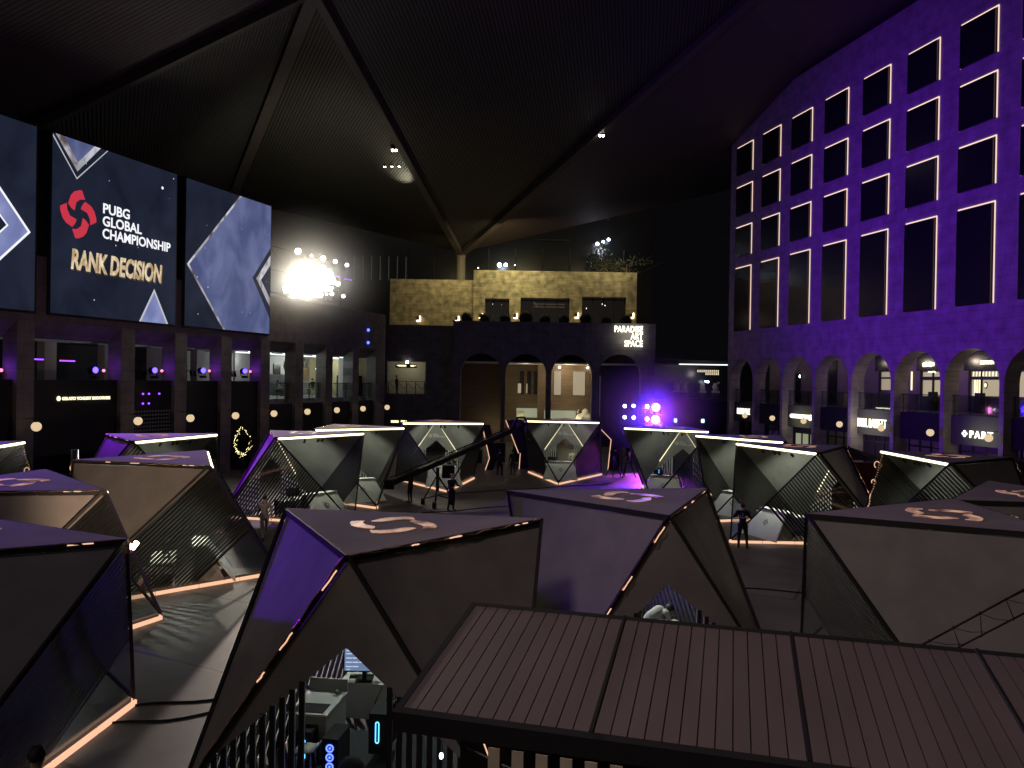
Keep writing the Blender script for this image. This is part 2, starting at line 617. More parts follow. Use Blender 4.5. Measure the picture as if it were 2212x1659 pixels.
def make_booth():
    root = empty('game_booth')
    # roof slab with emblem
    MB().slab([T0, T1, T2], (0, 0, -.10)).build('roof', 'roof_panel', root)
    lg = MB()
    for k in range(4):
        lg.slab([(x, 1.30 + y, HT + .004) for x, y in petal(k, .80, PETAL_THIN)], (0, 0, .012))
    lg.build('roof_emblem', 'logo_shine', root)
    # closed side panels
    for a, b, c_ in ((T0, T2, B2), (T2, T1, B1)):
        n = inward(a, b, c_)
        q = [lerp(p, (a + b + c_) / 3, .012) + n * .01 - (Vector((0, 0, .10)) if p.z > 2 else Vector()) for p in (a, b, c_)]
        MB().slab(q, n * .06).build('side_panel', 'panel', root)
    # rear panel with the gabled opening
    n = inward(T2, B1, B2)
    e = .85
    zl = .375 / .4475
    xl = B_ * (1 - zl / HT)
    yb = lambda z: DT + (CB - DT) * (1 - z / HT) - .03
    rp = [Vector((0, yb(HT), HT - .12)), Vector((xl - .02, yb(zl), zl)), Vector((0, yb(2.5), 2.5)), Vector((-xl + .02, yb(zl), zl))]
    o = MB()
    for tri in ((rp[0], rp[1], rp[2]), (rp[0], rp[2], rp[3])):
        o.slab(tri, (0, -.06, 0))
    o.build('rear_panel', 'panel', root)
    # vertical slats either side of the rear door opening
    for s in (-1, 1):
        o = MB()
        x = .66
        while x < 2.3:
            ztop = min(2.5 - .85 * x, HT * (1 - x / B_)) + .03
            if ztop > .3:
                o.box((s * x - .035, CB - .13, .14), (s * x + .035, CB - .105, ztop), 1)  # pale inner strip paints in the interior light on the slat
                o.box((s * x - .038, CB - .10, .14), (s * x + .038, CB - .06, ztop), 0)
            x += .15
        o.box((min(s * .66, s * 2.2), CB - .104, .14), (max(s * .66, s * 2.2), CB - .10, .20))
        o.build('rear_slat_screen', ['black_metal', 'slat_white'], root)
    # slatted side screens
    for s in (-1, 1):
        t = Vector((s * A_, 0, HT))
        bb = Vector((s * B_, CB, .12))
        n = inward(t, B0, bb)
        o = MB()
        k = 24
        dirv = (t - bb)
        for i in range(1, k):
            f = .57 * i / k
            p = lerp(bb, B0, f)
            q = p + dirv * (1 - f)     # meets edge T-B0
            o.bar(p + n * .05, q + n * .05, .07, .03, upv=n)
        o.bar(lerp(bb, B0, .575) + n * .05, lerp(bb, B0, .575) + dirv * .425 + n * .05, .08, .06, upv=n)
        o.build('slat_screen', 'dark_slat', root)
        MB().slab([lerp(p, (t + B0 + bb) / 3, .03) for p in (t, B0, bb)], n * .012).build('side_glass', 'pane', root)
    MB().slab([lerp(p, (T0 + T1 + B0) / 3, .03) for p in (T0, T1, B0)], inward(T0, T1, B0) * .012).build('front_glass', 'pane', root)
    # frame
    o = MB()
    for a, b in ((T0, B0), (T1, B0), (T0, B2), (T1, B1), (T2, B1), (T2, B2)):
        o.bar(lerp(a, b, .012), lerp(a, b, .99), .06, .06)
    for a, b in ((T0, T1), (T1, T2), (T2, T0)):
        z = Vector((0, 0, -.055))
        o.bar(a + z, b + z, .08, .105)
    o.build('frame', 'black_metal', root)
    # copper cable runs along two edges
    o = MB()
    rnd = random.Random(3)
    for a, b, off in ((T2, B1, .09), (T0, T2, .07)):
        d = (b - a)
        ctr = Vector((0, 1.6, 1.7))
        pts = []
        for i in range(25):
            p = lerp(a, b, .02 + .96 * i / 24)
            out = (p - ctr).normalized()
            out.z = min(out.z, -.2) if a.z > 2 and b.z > 2 else out.z; pts.append(p + out.normalized() * (.06 + .03 * rnd.random()) + Vector((0, 0, .015 * math.sin(i * 1.7))))
        o.tube(pts, .014, 5)
    o.build('edge_cable', 'copper', root)
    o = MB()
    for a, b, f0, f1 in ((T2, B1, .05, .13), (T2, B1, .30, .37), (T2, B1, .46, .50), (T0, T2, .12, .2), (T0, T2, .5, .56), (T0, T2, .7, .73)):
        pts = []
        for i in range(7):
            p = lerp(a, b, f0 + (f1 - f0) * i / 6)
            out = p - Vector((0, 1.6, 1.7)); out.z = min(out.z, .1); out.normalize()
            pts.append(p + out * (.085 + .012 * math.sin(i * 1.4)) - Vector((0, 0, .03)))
        MB().tube(pts, .012, 5).build('cable_glint', 'led_peach', root)  # highlights on the copper cable, painted as short emissive pieces
    # plinth and glowing skirting
    MB().slab([(0, -C0 + .06, .16), (B_ - .05, CB - .02, .16), (-B_ + .05, CB - .02, .16)], (0, 0, -.155)).build('plinth', 'plinth', root)
    for a, b in ((B0, B1), (B2, B0)):
        a_, b_ = Vector((a.x, a.y, .055)), Vector((b.x, b.y, .055))
        d = (b_ - a_).normalized()
        nn = Vector((d.y, -d.x, 0)) * .05
        o = MB()
        L = (b_ - a_).length
        s0 = .0
        for i in range(5):
            s1 = s0 + L / 5
            o.bar(a_ + d * (s0 + .01) + nn, a_ + d * (s1 - .02) + nn, .05, .10)
            s0 = s1
        o.build('base_light', 'led_peach', root)
    # light tube under the front edge, gable tubes, track spots
    o = MB()
    o.tube([(-A_ + .1, -.075, HT - .08), (A_ - .1, -.075, HT - .08)], .042, 8)
    o.build('light_tube', 'led_cream', root)
    for s in (-1, 1):
        a = Vector((s * .19, DT - .13, 3.50))
        b = Vector((s * 1.42, CB - .16, 1.66))
        MB().bar(a, b, .055, .03).build('gable_light', 'led_cream_thin', root)
    for x in (-.89, -.15, .1, .89):
        t = MB()
        t.tube([(x, .08, HT - .12), (x, .08, HT - .24)], .012, 6)
        t.tube([(x, .05, HT - .22), (x + .02, .16, HT - .33)], .05, 8)
        t.build('track_spot', 'black_metal', root)
    # emblem and lettering on the inner rear panel
    o = MB()
    for k in range(4):
        o.slab([(-.36 + x_, DT - .115, 2.80 + z_) for x_, z_ in petal(k, .13)], (0, -.006, 0))
    o.build('wall_emblem', 'slat_white', root)
    text('wall_lettering', 'PUBG\nGLOBAL\nCHAMPIONSHIP', .105, 'slat_white', root, (-.19, DT - .12, 2.87), depth=.004, line=.85, off=.002)
    return root


BOOTHS = [  # x, y, turn, painted emblem shine, label
    (3.267, 51.713, -.133, 1, 'angular glass booth facing the camera dead centre below the pale stone bust', 'C'),
    (-4.036, 47.596, .212, 1, 'angular glass booth facing the camera behind the camera crane', 'C2'),
    (8.628, 44.684, -.477, 1, 'angular glass booth washed in blue stage light right of the centre one', 'E'),
    (-7.728, 41.073, .579, 0, 'booth with pale pink roof just left of the camera crane', 'D'),
    (-8.48, 35.881, .924, 0, 'pale roofed booth with a vivid violet back and a dotted light line on its slats', 'F'),
    (10.946, 33.158, -1.183, 1, 'booth behind the standing cameraman with bright slats on its right', 'G'),
    (10.915, 38.435, -.863, 1, 'booth with a long light tube half hidden behind the cameraman booth', 'G2'),
    (15.103, 29.997, -1.555, 1, 'booth with a cable hanging down its left edge, in front of the car', 'I'),
    (8.132, 17.333, -2.62, 1, 'big closed grey booth at the right behind the small truss', 'J'),
    (-1.88, 15.308, 3.016, 1, 'nearest centre booth with a violet flank and an open desk room below', 'K'),
    (2.376, 19.23, -2.943, 1, 'booth with a purplish wall and a person in white seen through its gable', 'L'),
    (-8.219, 13.6, 2.683, 1, 'large dark booth cut by the lower left edge of the frame', 'M'),
    (-10.694, 19.503, 2.328, 1, 'dark roofed booth at the left edge just above the nearest left one', 'N'),
    (-9.56, 25.185, 1.959, 1, 'booth with a broad tan wall and a bright lamp at its foot', 'O'),
    (-13.85, 33.22, 1.265, 1, 'small looking booth with violet side wall behind the tan walled one', 'P'),
    (-18.083, 27.663, 1.686, 1, 'booth cut by the left edge with a looped cable on its corner', 'Q'),
    (11.734, 20.332, -2.255, 1, 'dark booth cut by the right edge behind the big grey one', 'R'),
]
proto = make_booth()
BO = {}
GB = 'angular game booths ringed round the plaza'
for i, (x, y, th, lit, lb, key) in enumerate(BOOTHS):
    o = proto if i == 0 else copy_tree(proto)
    o.location = (x, y, 0)
    o.rotation_euler = (0, 0, th)
    tag(o, lb, 'booth', GB)
    BO[key] = o
    for ch in o.children:
        if ch.name.startswith('roof_emblem'):
            if not lit:
                ch.material_slots[0].link = 'OBJECT'
                ch.material_slots[0].material = M['logo_no_shine']


def inb(key, p):
    x, y, th = [(b[0], b[1], b[2]) for b in BOOTHS if b[5] == key][0]
    c, s = math.cos(th), math.sin(th)
    return Vector((x + p[0] * c - p[1] * s, y + p[0] * s + p[1] * c, p[2]))


def brot(key):
    return [b[2] for b in BOOTHS if b[5] == key][0]


# furniture: a counter, a desk with monitor, a computer tower and a stool
def make_counter():
    r = empty('reception_counter')
    MB().slab([(-1.12, -.80, .0), (1.12, -.80, .0), (.80, 0, 1.03), (-.80, 0, 1.03)], (0, .05, -.03)).build('front_board', 'white_laminate', r)
    MB().box((-.84, -.04, 1.03), (.84, .46, 1.07)).build('counter_top', 'white_laminate', r)
    for s in (-1, 1):
        MB().slab([(s * .78, .04, 1.02), (s * .78, .42, 1.02), (s * .78, .42, 0), (s * .98, -.5, 0)], (-s * .04, 0, 0)).build('side_board', 'grey_laminate', r)
    o = MB()
    up_ = Vector((0, .80, 1.03)).normalized()
    for k in range(4):
        o.slab([Vector((x_, -.35, .58)) + up_ * z_ + Vector((0, -.012, .008)) for x_, z_ in petal(k, .15)], (0, -.008, .006))
    o.build('emblem', 'grey_laminate', r)
    return r


def make_desk():
    r = empty('computer_desk')
    MB().box((-.85, -.35, .71), (.85, .35, .75)).build('desk_top', 'white_laminate', r)
    o = MB()
    o.box((-.83, .30, .1), (.83, .33, .70))
    o.build('modesty_panel', 'white_laminate', r)
    for sx_ in (-.8, .8):
        for sy in (-.3, .27):
            MB().box((sx_ - .02, sy - .02, 0), (sx_ + .02, sy + .02, .71)).build('leg', 'steel', r)
    return r


def make_monitor(screen):
    r = empty('monitor')
    MB().box((-.3, -.02, .14), (.3, .02, .50)).build('casing', 'black', r)
    o = MB().box((-.28, -.026, .16), (.28, -.021, .48))
    s = o.build('screen', 'monitor_glow' if screen == 'grid' else 'monitor_white', r)
    if screen == 'grid':
        o = MB()
        for j in range(4):
            for i in range(4 if j < 3 else 2):
                o.box((-.26 + i * .095, -.029, .40 - j * .062), (-.175 + i * .095, -.0265, .415 - j * .062))
        o.box((-.26, -.029, .445), (-.16, -.0265, .46))
        o.box((.12, -.029, .175), (.26, -.0265, .188))
        o.box((-.25, -.029, .175), (-.20, -.0265, .185))
        o.build('screen_rows', 'monitor_cell', s)
    o = MB()
    o.box((-.03, .015, .02), (.03, .05, .3))
    o.box((-.12, -.07, 0), (.12, .12, .02))
    o.build('stand', 'black_metal', r)
    return r


def make_tower(kind):
    r = empty('computer_tower')
    MB().box((-.11, -.24, 0), (.11, .24, .5)).build('case', 'black', r)
    if kind == 'fans':
        for k in range(3):
            o = MB()
            z = .14 + k * .12
            pts = [(.045 * math.cos(a * PI / 8), -.245, z + .045 * math.sin(a * PI / 8)) for a in range(17)]
            o.tube(pts, .010, 6, cap=False)
            o.ball((0, -.245, z), .016, 8)
            o.build('fan_ring', 'blue_led', r)
    else:
        pts = [(.02 * math.cos(a * PI / 6), -.245, .38 + .02 * math.sin(a * PI / 6)) for a in range(7)] + [(-.02, -.245, .38), (-.02, -.245, .12)]
        pts = [(.02, -.245, .16), (.02, -.245, .38)] + [(.02 * math.cos(a * PI / 6), -.245, .38 + .02 * math.sin(a * PI / 6)) for a in range(1, 7)] + [(-.02, -.245, .16)] + [(-.02 * math.cos(a * PI / 6), -.245, .16 - .02 * math.sin(a * PI / 6)) for a in range(1, 7)]
        MB().tube(pts, .006, 6).build('light_loop', 'cyan_led', r)
    return r


pc, pd, pmg, pmw, ptf, ptl = make_counter(), make_desk(), make_monitor('grid'), make_monitor('white'), make_tower('fans'), make_tower('loop')
used = set()


def place(pr, p, rz, label, cat, group=None, scale=1):
    o = pr if pr.name not in used else copy_tree(pr)
    used.add(pr.name)
    used.add(o.name)
    o.location = p
    o.rotation_euler = (0, 0, rz)
    o.scale = (scale,) * 3
    for k in ('group',):
        if k in o: del o[k]
    return tag(o, label, cat, group)


WHERE = {'C': 'in the centre booth', 'C2': 'in the booth behind the camera crane', 'E': 'in the blue-lit booth', 'D': 'in the booth left of the crane',
         'F': 'in the pale roofed violet-backed booth', 'G': 'in the booth behind the standing cameraman', 'G2': 'in the booth half hidden by the cameraman booth',
         'K': 'in the nearest centre booth', 'L': 'in the booth with the stooping person', 'O': 'in the tan walled booth'}
for k in WHERE:
    th = brot(k)
    place(pc, inb(k, (0, -.05, .16)), th, 'white front counter with small emblem ' + WHERE[k], 'counter', 'front counters of the booths')
    place(pd, inb(k, (-.55 if k != 'K' else .2, 1.2 if k != 'K' else .62, .16)), th, 'white computer desk ' + WHERE[k], 'desk', 'desks inside the booths')
    if k == 'L':
        place(pmg, inb('L', (.75, 1.15, .91)), th + PI * 1.06, 'blue lit monitor left of the stooping person', 'monitor', 'monitors inside the booths', 1.25)
    elif k not in ('K',):
        place(pmw, inb(k, (-.7, 1.1, .91)), th + PI * .9, 'small monitor on the desk ' + WHERE[k], 'monitor', 'monitors inside the booths')
        if k == 'E': place(ptl, inb(k, (-.35, .2, 1.24)), th, 'black computer with light loop on counter ' + WHERE[k], 'computer', 'computers inside the booths', .8)
th = brot('K')
place(pmg, inb('K', (.62, .86, .91)), th + PI + .15, 'large monitor showing rows of tiles in the nearest centre booth', 'monitor', 'monitors inside the booths', 1.25)
place(ptf, inb('K', (.52, 2.6, .16)), th + PI, 'black computer tower with three round blue fans on the booth floor', 'computer', 'computers inside the booths', 1.2)
place(ptl, inb('K', (-.10, 2.1, .35)), th + PI, 'dark computer with blue loop beside the door post of the nearest booth', 'computer', 'computers inside the booths', 1.3)
place(ptl, inb('K', (1.02, 2.42, .16)), th + PI, 'dark computer with blue loop behind the white stool', 'computer', 'computers inside the booths', 1.2)
cab = empty('cabinet', inb('K', (1.08, 1.92, .16)), th, 'white topped grey cabinet with raised back in the nearest booth', 'cabinet')
MB().box((-.32, -.48, 0), (.32, .50, .74)).build('body', 'grey_laminate', cab)
MB().box((-.34, -.49, .74), (.34, .52, .77)).build('cabinet_top', 'white_laminate', cab)
MB().box((-.34, -.52, .77), (.34, -.48, .98)).build('back_board', 'grey_laminate', cab)
MB().box((-.25, .1, .771), (.28, .46, .78)).build('black_inlay', 'black', cab)
st = empty('stool', inb('K', (.88, 2.98, .16)), th, 'cream curved stool beside the blue fan computer', 'stool')
o = MB()
prof = [(-.22, .58), (-.19, .52), (-.12, .49), (.06, .49), (.14, .47), (.20, .42)]
for i in range(len(prof) - 1):
    (x0, z0), (x1, z1) = prof[i], prof[i + 1]
    o.add([(x0, -.16, z0), (x1, -.16, z1), (x1, .16, z1), (x0, .16, z0), (x0, -.16, z0 - .03), (x1, -.16, z1 - .03), (x1, .16, z1 - .03), (x0, .16, z0 - .03)],
          [(0, 1, 2, 3), (7, 6, 5, 4), (0, 4, 5, 1), (3, 2, 6, 7), (0, 3, 7, 4), (1, 5, 6, 2)], 0, True)
o.build('seat', 'white_laminate', st)
for sx_ in (-.14, .12):
    for sy in (-.12, .12):
        MB().tube([(sx_, sy, 0), (sx_ * .8, sy * .8, .47)], .013, 8).build('leg', 'steel', st)
kb = MB()
kb.box((-.22, -.08, 0), (.22, .08, .02))
for r_ in range(4):
    for c_ in range(12):
        kb.box((-.2 + c_ * .034, -.065 + r_ * .034, .02), (-.172 + c_ * .034, -.038 + r_ * .034, .027))
o = kb.build('keyboard', 'black')
o.location = inb('K', (.72, 1.22 - .55, .912)); o.rotation_euler = (0, 0, th + .2)
tag(o, 'black keyboard on the white desk in the nearest booth', 'keyboard')
o = MB().ball((0, 0, .05), .05, 12, sq=(1, 1, .9)).build('webcam', 'steel')
o.location = inb('K', (.86, 1.62, .94))
tag(o, 'small round webcam on the white topped cabinet', 'webcam')
ms = MB().box((-.3, -.14, 0), (.3, .14, .012)).build('laptop', 'black')
ms.location = inb('K', (-.2, .72, .915)); ms.rotation_euler = (0, 0, th)
tag(ms, 'flat black laptop on the right of the nearest booth desk', 'laptop')
o = MB()
rnd = random.Random(5)
for k in range(6):
    x = -.35 + k * .13
    pts = [inb('K', (x + .06 * math.sin(j * .9 + k), .98 + .02 * j, .86 - .09 * j + .02 * rnd.random())) for j in range(8)]
    o.tube(pts, .008, 5)
tag(o.build('cable_bundle', 'black'), 'black cables hanging below the white desk in the nearest booth', 'cables')
bp_ = MB()
bp_.ball((0, 0, .2), .22, 12, sq=(1, .8, 1))
bp_.ball((.05, .1, .12), .14, 10)
o = bp_.build('backpack', 'dark_fabric')
o.location = inb('K', (.12, 3.0, .16))
tag(o, 'black backpack on the carpet right of the blue fans', 'backpack')
ca = MB().slab([(-.9, 1.2, .163), (1.2, 1.2, .163), (1.9, 3.6, .163), (-1.9, 3.6, .163)], (0, 0, .008)).build('carpet', 'carpet')
ca.location = (BOOTHS[9][0], BOOTHS[9][1], 0); ca.rotation_euler = (0, 0, th)
tag(ca, 'dark grey carpet on the floor of the nearest booth', 'carpet')

# small lamps that the booths carry inside
for k, pw in (('C', 20), ('C2', 34), ('E', 20), ('D', 34), ('F', 34), ('G', 55), ('G2', 40), ('I', 42), ('P', 22), ('Q', 24), ('O', 100), ('N', 50), ('M', 26), ('K', 16), ('L', 26), ('J', 4)):
    p = inb(k, (0, .45, HT - .45))
    lamp('booth_spot', 'SPOT', p, pw * 9.0, (.96, 1, .84) if k not in ('K', 'L') else (.85, 1, .92), aim=inb(k, (0, 2.6, .6)), size=.08, cone=150, blend=.6)

# ------------------------------------------------------------ right: hotel facade with arcade
def arch_wall(mb, u0, u1, ztop, arches, zs, t, mi=0, n=20, zb=0.0):
    """wall in local x-z with round-headed openings (ul, ur); y from 0 to t"""
    cur = u0
    for ul, ur in arches:
        mb.box((cur, 0, zb), (ul, t, ztop), mi)
        r = (ur - ul) / 2
        cx = (ul + ur) / 2
        P = [(cx - r * math.cos(PI * i / n), zs + r * math.sin(PI * i / n)) for i in range(n + 1)]
        for i in range(n):
            (xa, za), (xb, zb_) = P[i], P[i + 1]
            mb.add([(xa, 0, za), (xb, 0, zb_), (xb, 0, ztop), (xa, 0, ztop), (xa, t, za), (xb, t, zb_), (xb, t, ztop), (xa, t, ztop)],
                   [(0, 1, 2, 3), (7, 6, 5, 4), (4, 5, 1, 0), (3, 2, 6, 7)], mi)
        cur = ur
    mb.box((cur, 0, zb), (u1, t, ztop), mi)


RH = math.atan2(-.973, .2308)
hotel = empty('hotel_building', (39.8 - .2372 * 79, 79, 0), RH, 'tall stone hotel facade washed in purple light with a grid of glowing windows', 'building')
AR = [(.85 + 4.62 * k, 5.12 + 4.62 * k) for k in range(9)]
wl = MB()
arch_wall(wl, .42, 44, 10.4, AR, 6.73, 1.1)
wl.box((.42, 0, 10.4), (44, 1.1, 32.5))
wl.build('wall', 'hotel_stone', hotel)
MB().box((.42, 1.1, 10.0), (2.2, 16, 32.5)).build('end_wall', 'hotel_stone', hotel)
MB().box((.42, 1.12, 4.42), (44, 7, 4.75)).build('gallery_floor', 'dark_wall', hotel)
MB().box((.42, 1.12, 8.9), (44, 7, 9.2)).build('gallery_ceiling', 'dark_wall', hotel)
mat('shop_plaster', (.11, .085, .07), .8, noise=.2, scale=2)
MB().box((.42, 4.6, 0), (44, 4.9, 9)).build('shop_wall', 'shop_plaster', hotel)
for k in range(8):
    for (zt, zb) in ((29.05, 26.4), (25.2, 22.5), (21.35, 18.6), (17.45, 11.5)):
        ua, ub = 1.72 + 4.63 * k, 4.42 + 4.63 * k
        wo = MB().box((ua, -.16, zb), (ub, .02, zt)).build('window', 'window_dark', hotel)
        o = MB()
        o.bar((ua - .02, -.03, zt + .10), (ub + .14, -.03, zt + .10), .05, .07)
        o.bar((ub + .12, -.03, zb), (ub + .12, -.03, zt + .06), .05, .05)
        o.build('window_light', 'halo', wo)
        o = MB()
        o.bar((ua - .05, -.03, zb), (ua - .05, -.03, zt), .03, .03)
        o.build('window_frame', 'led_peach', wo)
for k in range(8):
    ul, ur = AR[k]
    bd = MB().box((ul + .04, .55, 2.85), (ur - .04, .72, 4.70)).build('sign_board', 'black' if k in (1, 3, 5, 7) else 'board_dark', hotel)
    # glass balustrade
    rl = MB()
    rl.box((ul + .02, .60, 4.80), (ur - .02, .62, 5.88))
    g_ = rl.build('balustrade', 'rail_glass', hotel)
    o = MB()
    o.bar((ul, .61, 5.92), (ur, .61, 5.92), .05, .05)
    for q in range(4):
        x = ul + .15 + q * (ur - ul - .3) / 3
        o.box((x - .02, .63, 4.7), (x + .02, .67, 5.9))
    o.build('rail', 'black_metal', g_)
    # shopfront below and above
    o = MB()
    x = ul
    for q in range(5):
        x = ul + .08 + q * (ur - ul - .16) / 4
        o.box((x - .04, 1.2, .0), (x + .04, 1.3, 2.8))
    o.box((ul, 1.2, 2.3), (ur, 1.28, 2.4))
    o.build('shopfront_frame', 'black_metal', hotel)
MB().box((9.9, 1.5, .2), (11.8, 1.55, 2.25)).build('lit_shop_window', 'lit_shop_green', hotel)
MB().box((12.05, 1.5, .2), (13.9, 1.55, 2.25)).build('lit_shop_window', 'lit_shop_green', hotel)
MB().box((5.6, 1.5, .2), (9.1, 1.55, 2.25)).build('shop_window', 'cafe_wall', hotel)
# the shops on the upper gallery
for (xa, xb, za, zb, mt) in ((16.9, 18.6, 6.15, 7.57, 'lit_blind'), (21.42, 23.3, 7.2, 7.54, 'lit_shop'), (21.42, 22.46, 5.76, 6.93, 'lit_shop'), (22.57, 23.6, 5.8, 6.94, 'lit_shop'), (20.15, 20.25, 6.18, 7.58, 'sign_cream'),
                             (25.98, 28.6, 7.2, 7.54, 'lit_shop'), (26.0, 28.6, 5.84, 6.98, 'lit_shop'), (29.6, 31.6, 5.84, 7.5, 'lit_shop'), (34.2, 36.6, 5.84, 7.5, 'lit_shop'), (5.0, 5.8, 4.77, 7.5, 'window_dark'), (10.0, 11.2, 4.77, 8.6, 'window_dark')):
    MB().box((xa, 4.52, za), (xb, 4.58, zb)).build('gallery_window', mt, hotel)
for xa, xb, za in ((16.4, 19.0, 7.63), (21.0, 24.0, 7.62), (25.5, 29.2, 7.61), (29.4, 32.0, 7.6), (34.0, 37.0, 7.6)):
    MB().box((xa, 4.3, za), (xb, 4.56, 8.85)).build('fascia', 'window_dark', hotel)
for x in (16.75, 21.3, 22.5, 23.7, 25.85, 26.9, 28.7, 29.5, 31.7):
    MB().box((x - .05, 4.4, 4.76), (x + .05, 4.5, 7.6)).build('mullion', 'black_metal', hotel)
for xa, xb in ((16.8, 18.7), (21.3, 23.7), (25.85, 28.7)):
    MB().box((xa, 4.42, 7.02), (xb, 4.5, 7.16)).build('transom', 'black_metal', hotel)
    MB().box((xa, 4.44, 4.76), (xb, 4.51, 5.76)).build('dado', 'dark_wall', hotel)
MB().ball((27.26, 4.45, 6.62), .2, 12, sq=(.8, .2, 1.2)).build('oval_mirror_frame', 'black', hotel)
MB().ball((27.26, 4.41, 6.62), .13, 12, sq=(.8, .2, 1.2)).build('oval_mirror', 'sign_cream', hotel)
MB().box((27.2, 3.6, 4.76), (27.7, 4.0, 6.1)).build('display_stand', 'black', hotel)
MB().box((23.0, 3.6, 4.76), (23.5, 4.0, 6.1)).build('display_stand', 'black', hotel)
for k in range(7):
    MB().box((3.3 + 4.62 * k - 1.0, 1.6, 8.72), (4.4 + 4.62 * k - .6, 2.4, 8.80)).build('ceiling_panel_light', 'far_window_dim', hotel)
MB().ball((5.71, 4.5, 7.23), .1, 8, sq=(.5, .5, 1.4)).build('wall_sconce', 'lens_cool', hotel)


def hotel_sign(body, u, z, size, sx=1, off=.012, label='', m_='sign_white', y=.5, space=1.0, fit=None):
    return text('sign_lettering', body, size, m_, hotel, (u, y, z), depth=.03, sx=sx, off=off, space=space, fit=fit)


hotel_sign('D.THRONE', 1.5, 3.55, .80, fit=2.3, off=.003)
MB().tube([(10.75, .5, 3.78), (13.55, .5, 3.78)], .17, 12).ball((13.5, .5, 3.74), .25, 10).build('blown_out_sign', 'sign_white', hotel)
hotel_sign('PAUL BASSETT', 19.45, 3.40, .92, fit=3.1, off=.002)
hotel_sign('PART', 30.15, 3.34, .62, fit=1.75, off=.012, space=1.35)
o = MB()
for k in range(4):
    o.slab([(29.78 + x_, .5, 3.56 + z_) for x_, z_ in petal(k, .22)], (0, -.03, 0))
o.build('sign_emblem', 'sign_white', hotel)
o = MB()
rnd = random.Random(1)
for i in range(7):
    o.bar((21.95 + i * .13, 4.26, 7.9 + rnd.uniform(0, .08)), (21.98 + i * .13, 4.26, 8.2 + rnd.uniform(0, .1)), .06)
for i in range(6):
    o.ball((22.1 + i * .13, 4.4, 7.53 + rnd.uniform(-.03, .03)), .055, 6)
o.ball((21.75, 4.26, 8.07), .17, 10, sq=(.8, .3, 1))
o.build('sign_marks', 'sign_white', hotel)
text('sign_lettering', 'SUPHAN', .36, 'sign_white', hotel, (26.95, 4.26, 8.02), depth=.02, off=.008, fit=1.1)
o = MB()
for j in range(9):
    x = 26.15 + j * .27
    o.bar((x, 4.48, 7.22), (x + .03, 4.48, 7.54), .045)
for j in range(3):
    o.bar((26.3 + j * .2, 4.47, 5.86), (26.32 + j * .2, 4.47, 6.98), .09, .03)
o.build('bead_lights', 'sign_cream', hotel)
lamp('sign_spill', 'AREA', (21.0, -.6, 3.6), 60, (1, .97, .7), aim=(21.0, .5, 3.6), size=2.5, parent=hotel)
lamp('sign_spill', 'AREA', (31.2, -.4, 3.4), 30, (1, .97, .7), aim=(31.2, .5, 3.4), size=2, parent=hotel)
lamp('sign_spill', 'AREA', (12.0, -.4, 3.4), 25, (1, .97, .7), aim=(12.0, .5, 3.4), size=2, parent=hotel)
for k, pw in ((2, 40), (3, 26), (4, 50), (5, 80), (6, 110), (0, 30), (1, 24)):
    lamp('gallery_lamp', 'POINT', (3.2 + 4.62 * k - 1.5, 2.6, 8.3), pw, (1, .82, .62), size=.15, parent=hotel)
for k in range(7):
    lamp('pier_lamp', 'POINT', (3.0 + 4.62 * k, 1.7, 2.5), 6, (1, .85, .62), size=.2, parent=hotel)


def wall_globe(origin, rz, u, out, z, label, group):
    c, s = math.cos(rz), math.sin(rz)
    p = Vector((origin[0] + u * c + out * s, origin[1] + u * s - out * c, z))
    t = empty('globe_lamp', p, rz, label, 'lamp', group)
    MB().ball((0, 0, 0), .235, 16).build('globe', 'globe_glow', t)
    o = MB()
    o.tube([(0, out - .02, .36), (0, .05, .36), (0, 0, .30), (0, 0, .22)], .018, 6)
    o.tube([(0, 0, .21), (0, 0, .25)], .09, 10)
    o.build('bracket', 'black_metal', t)
    return t


ordn = ['first', 'second', 'third', 'fourth', 'fifth', 'sixth', 'seventh', 'eighth', 'ninth']
under = ['before the farthest white lettered sign', 'on the dark board second from the far end', 'below the small white shop sign', 'on the black board with two tiny lights above', 'overlapping the largest white lettered sign', 'on the widest black board', 'nearest the camera, at the right end of a lit sign']
for k in range(7):
    wall_globe((39.8 - .2372 * 79, 79), RH, 5.25 + 4.62 * k, .8, 3.52, 'pale globe wall lamp ' + under[k], 'globe lamps along the hotel arcade')

# ------------------------------------------------------------ left building with screens
LH = math.atan2(.9426, .334)
LO = (-23.5, 39.4)
left = empty('screen_building', (LO[0], LO[1], 0), LH, 'long dark stone building with pillared openings below the video screens', 'building')
piers = [(-9.5, -8.5), (-.97, -.03), (5.34, 6.32), (9.44, 10.43), (13.56, 14.57), (17.68, 18.67), (21.78, 22.8), (25.9, 26.88), (30.0, 31.0), (33.9, 35.6)]
o = MB()
for a, b in piers:
    o.box((a, 0, 0), (b, .95, 12.18))
for (a, b), (c_, d_) in zip(piers[:-1], piers[1:]):
    o.box((b, 0, 8.95), (c_, .95, 12.18))
    o.slab([(b, .0, 8.95), (b, .95, 8.95), (b, .95, 8.2)], (c_ - b, 0, 0))
o.build('wall', 'left_stone', left)
MB().box((-9.5, 1.0, 4.35), (35.6, 9, 4.75)).build('gallery_floor', 'cafe_wall', left)
MB().box((-9.5, .96, 8.22), (35.6, 9, 8.6)).build('gallery_ceiling', 'dark_wall', left)
MB().box((-9.5, 8.6, 0), (17.2, 9.0, 8.3)).build('back_wall', 'dark_wall', left)
MB().box((17.2, 7.6, 4.75), (35.0, 8.0, 8.3)).build('back_wall', 'cafe_wall', left)
MB().box((34.9, .96, 4.76), (35.28, 7.6, 8.3)).build('partition_wall', 'yellow_wall', left)
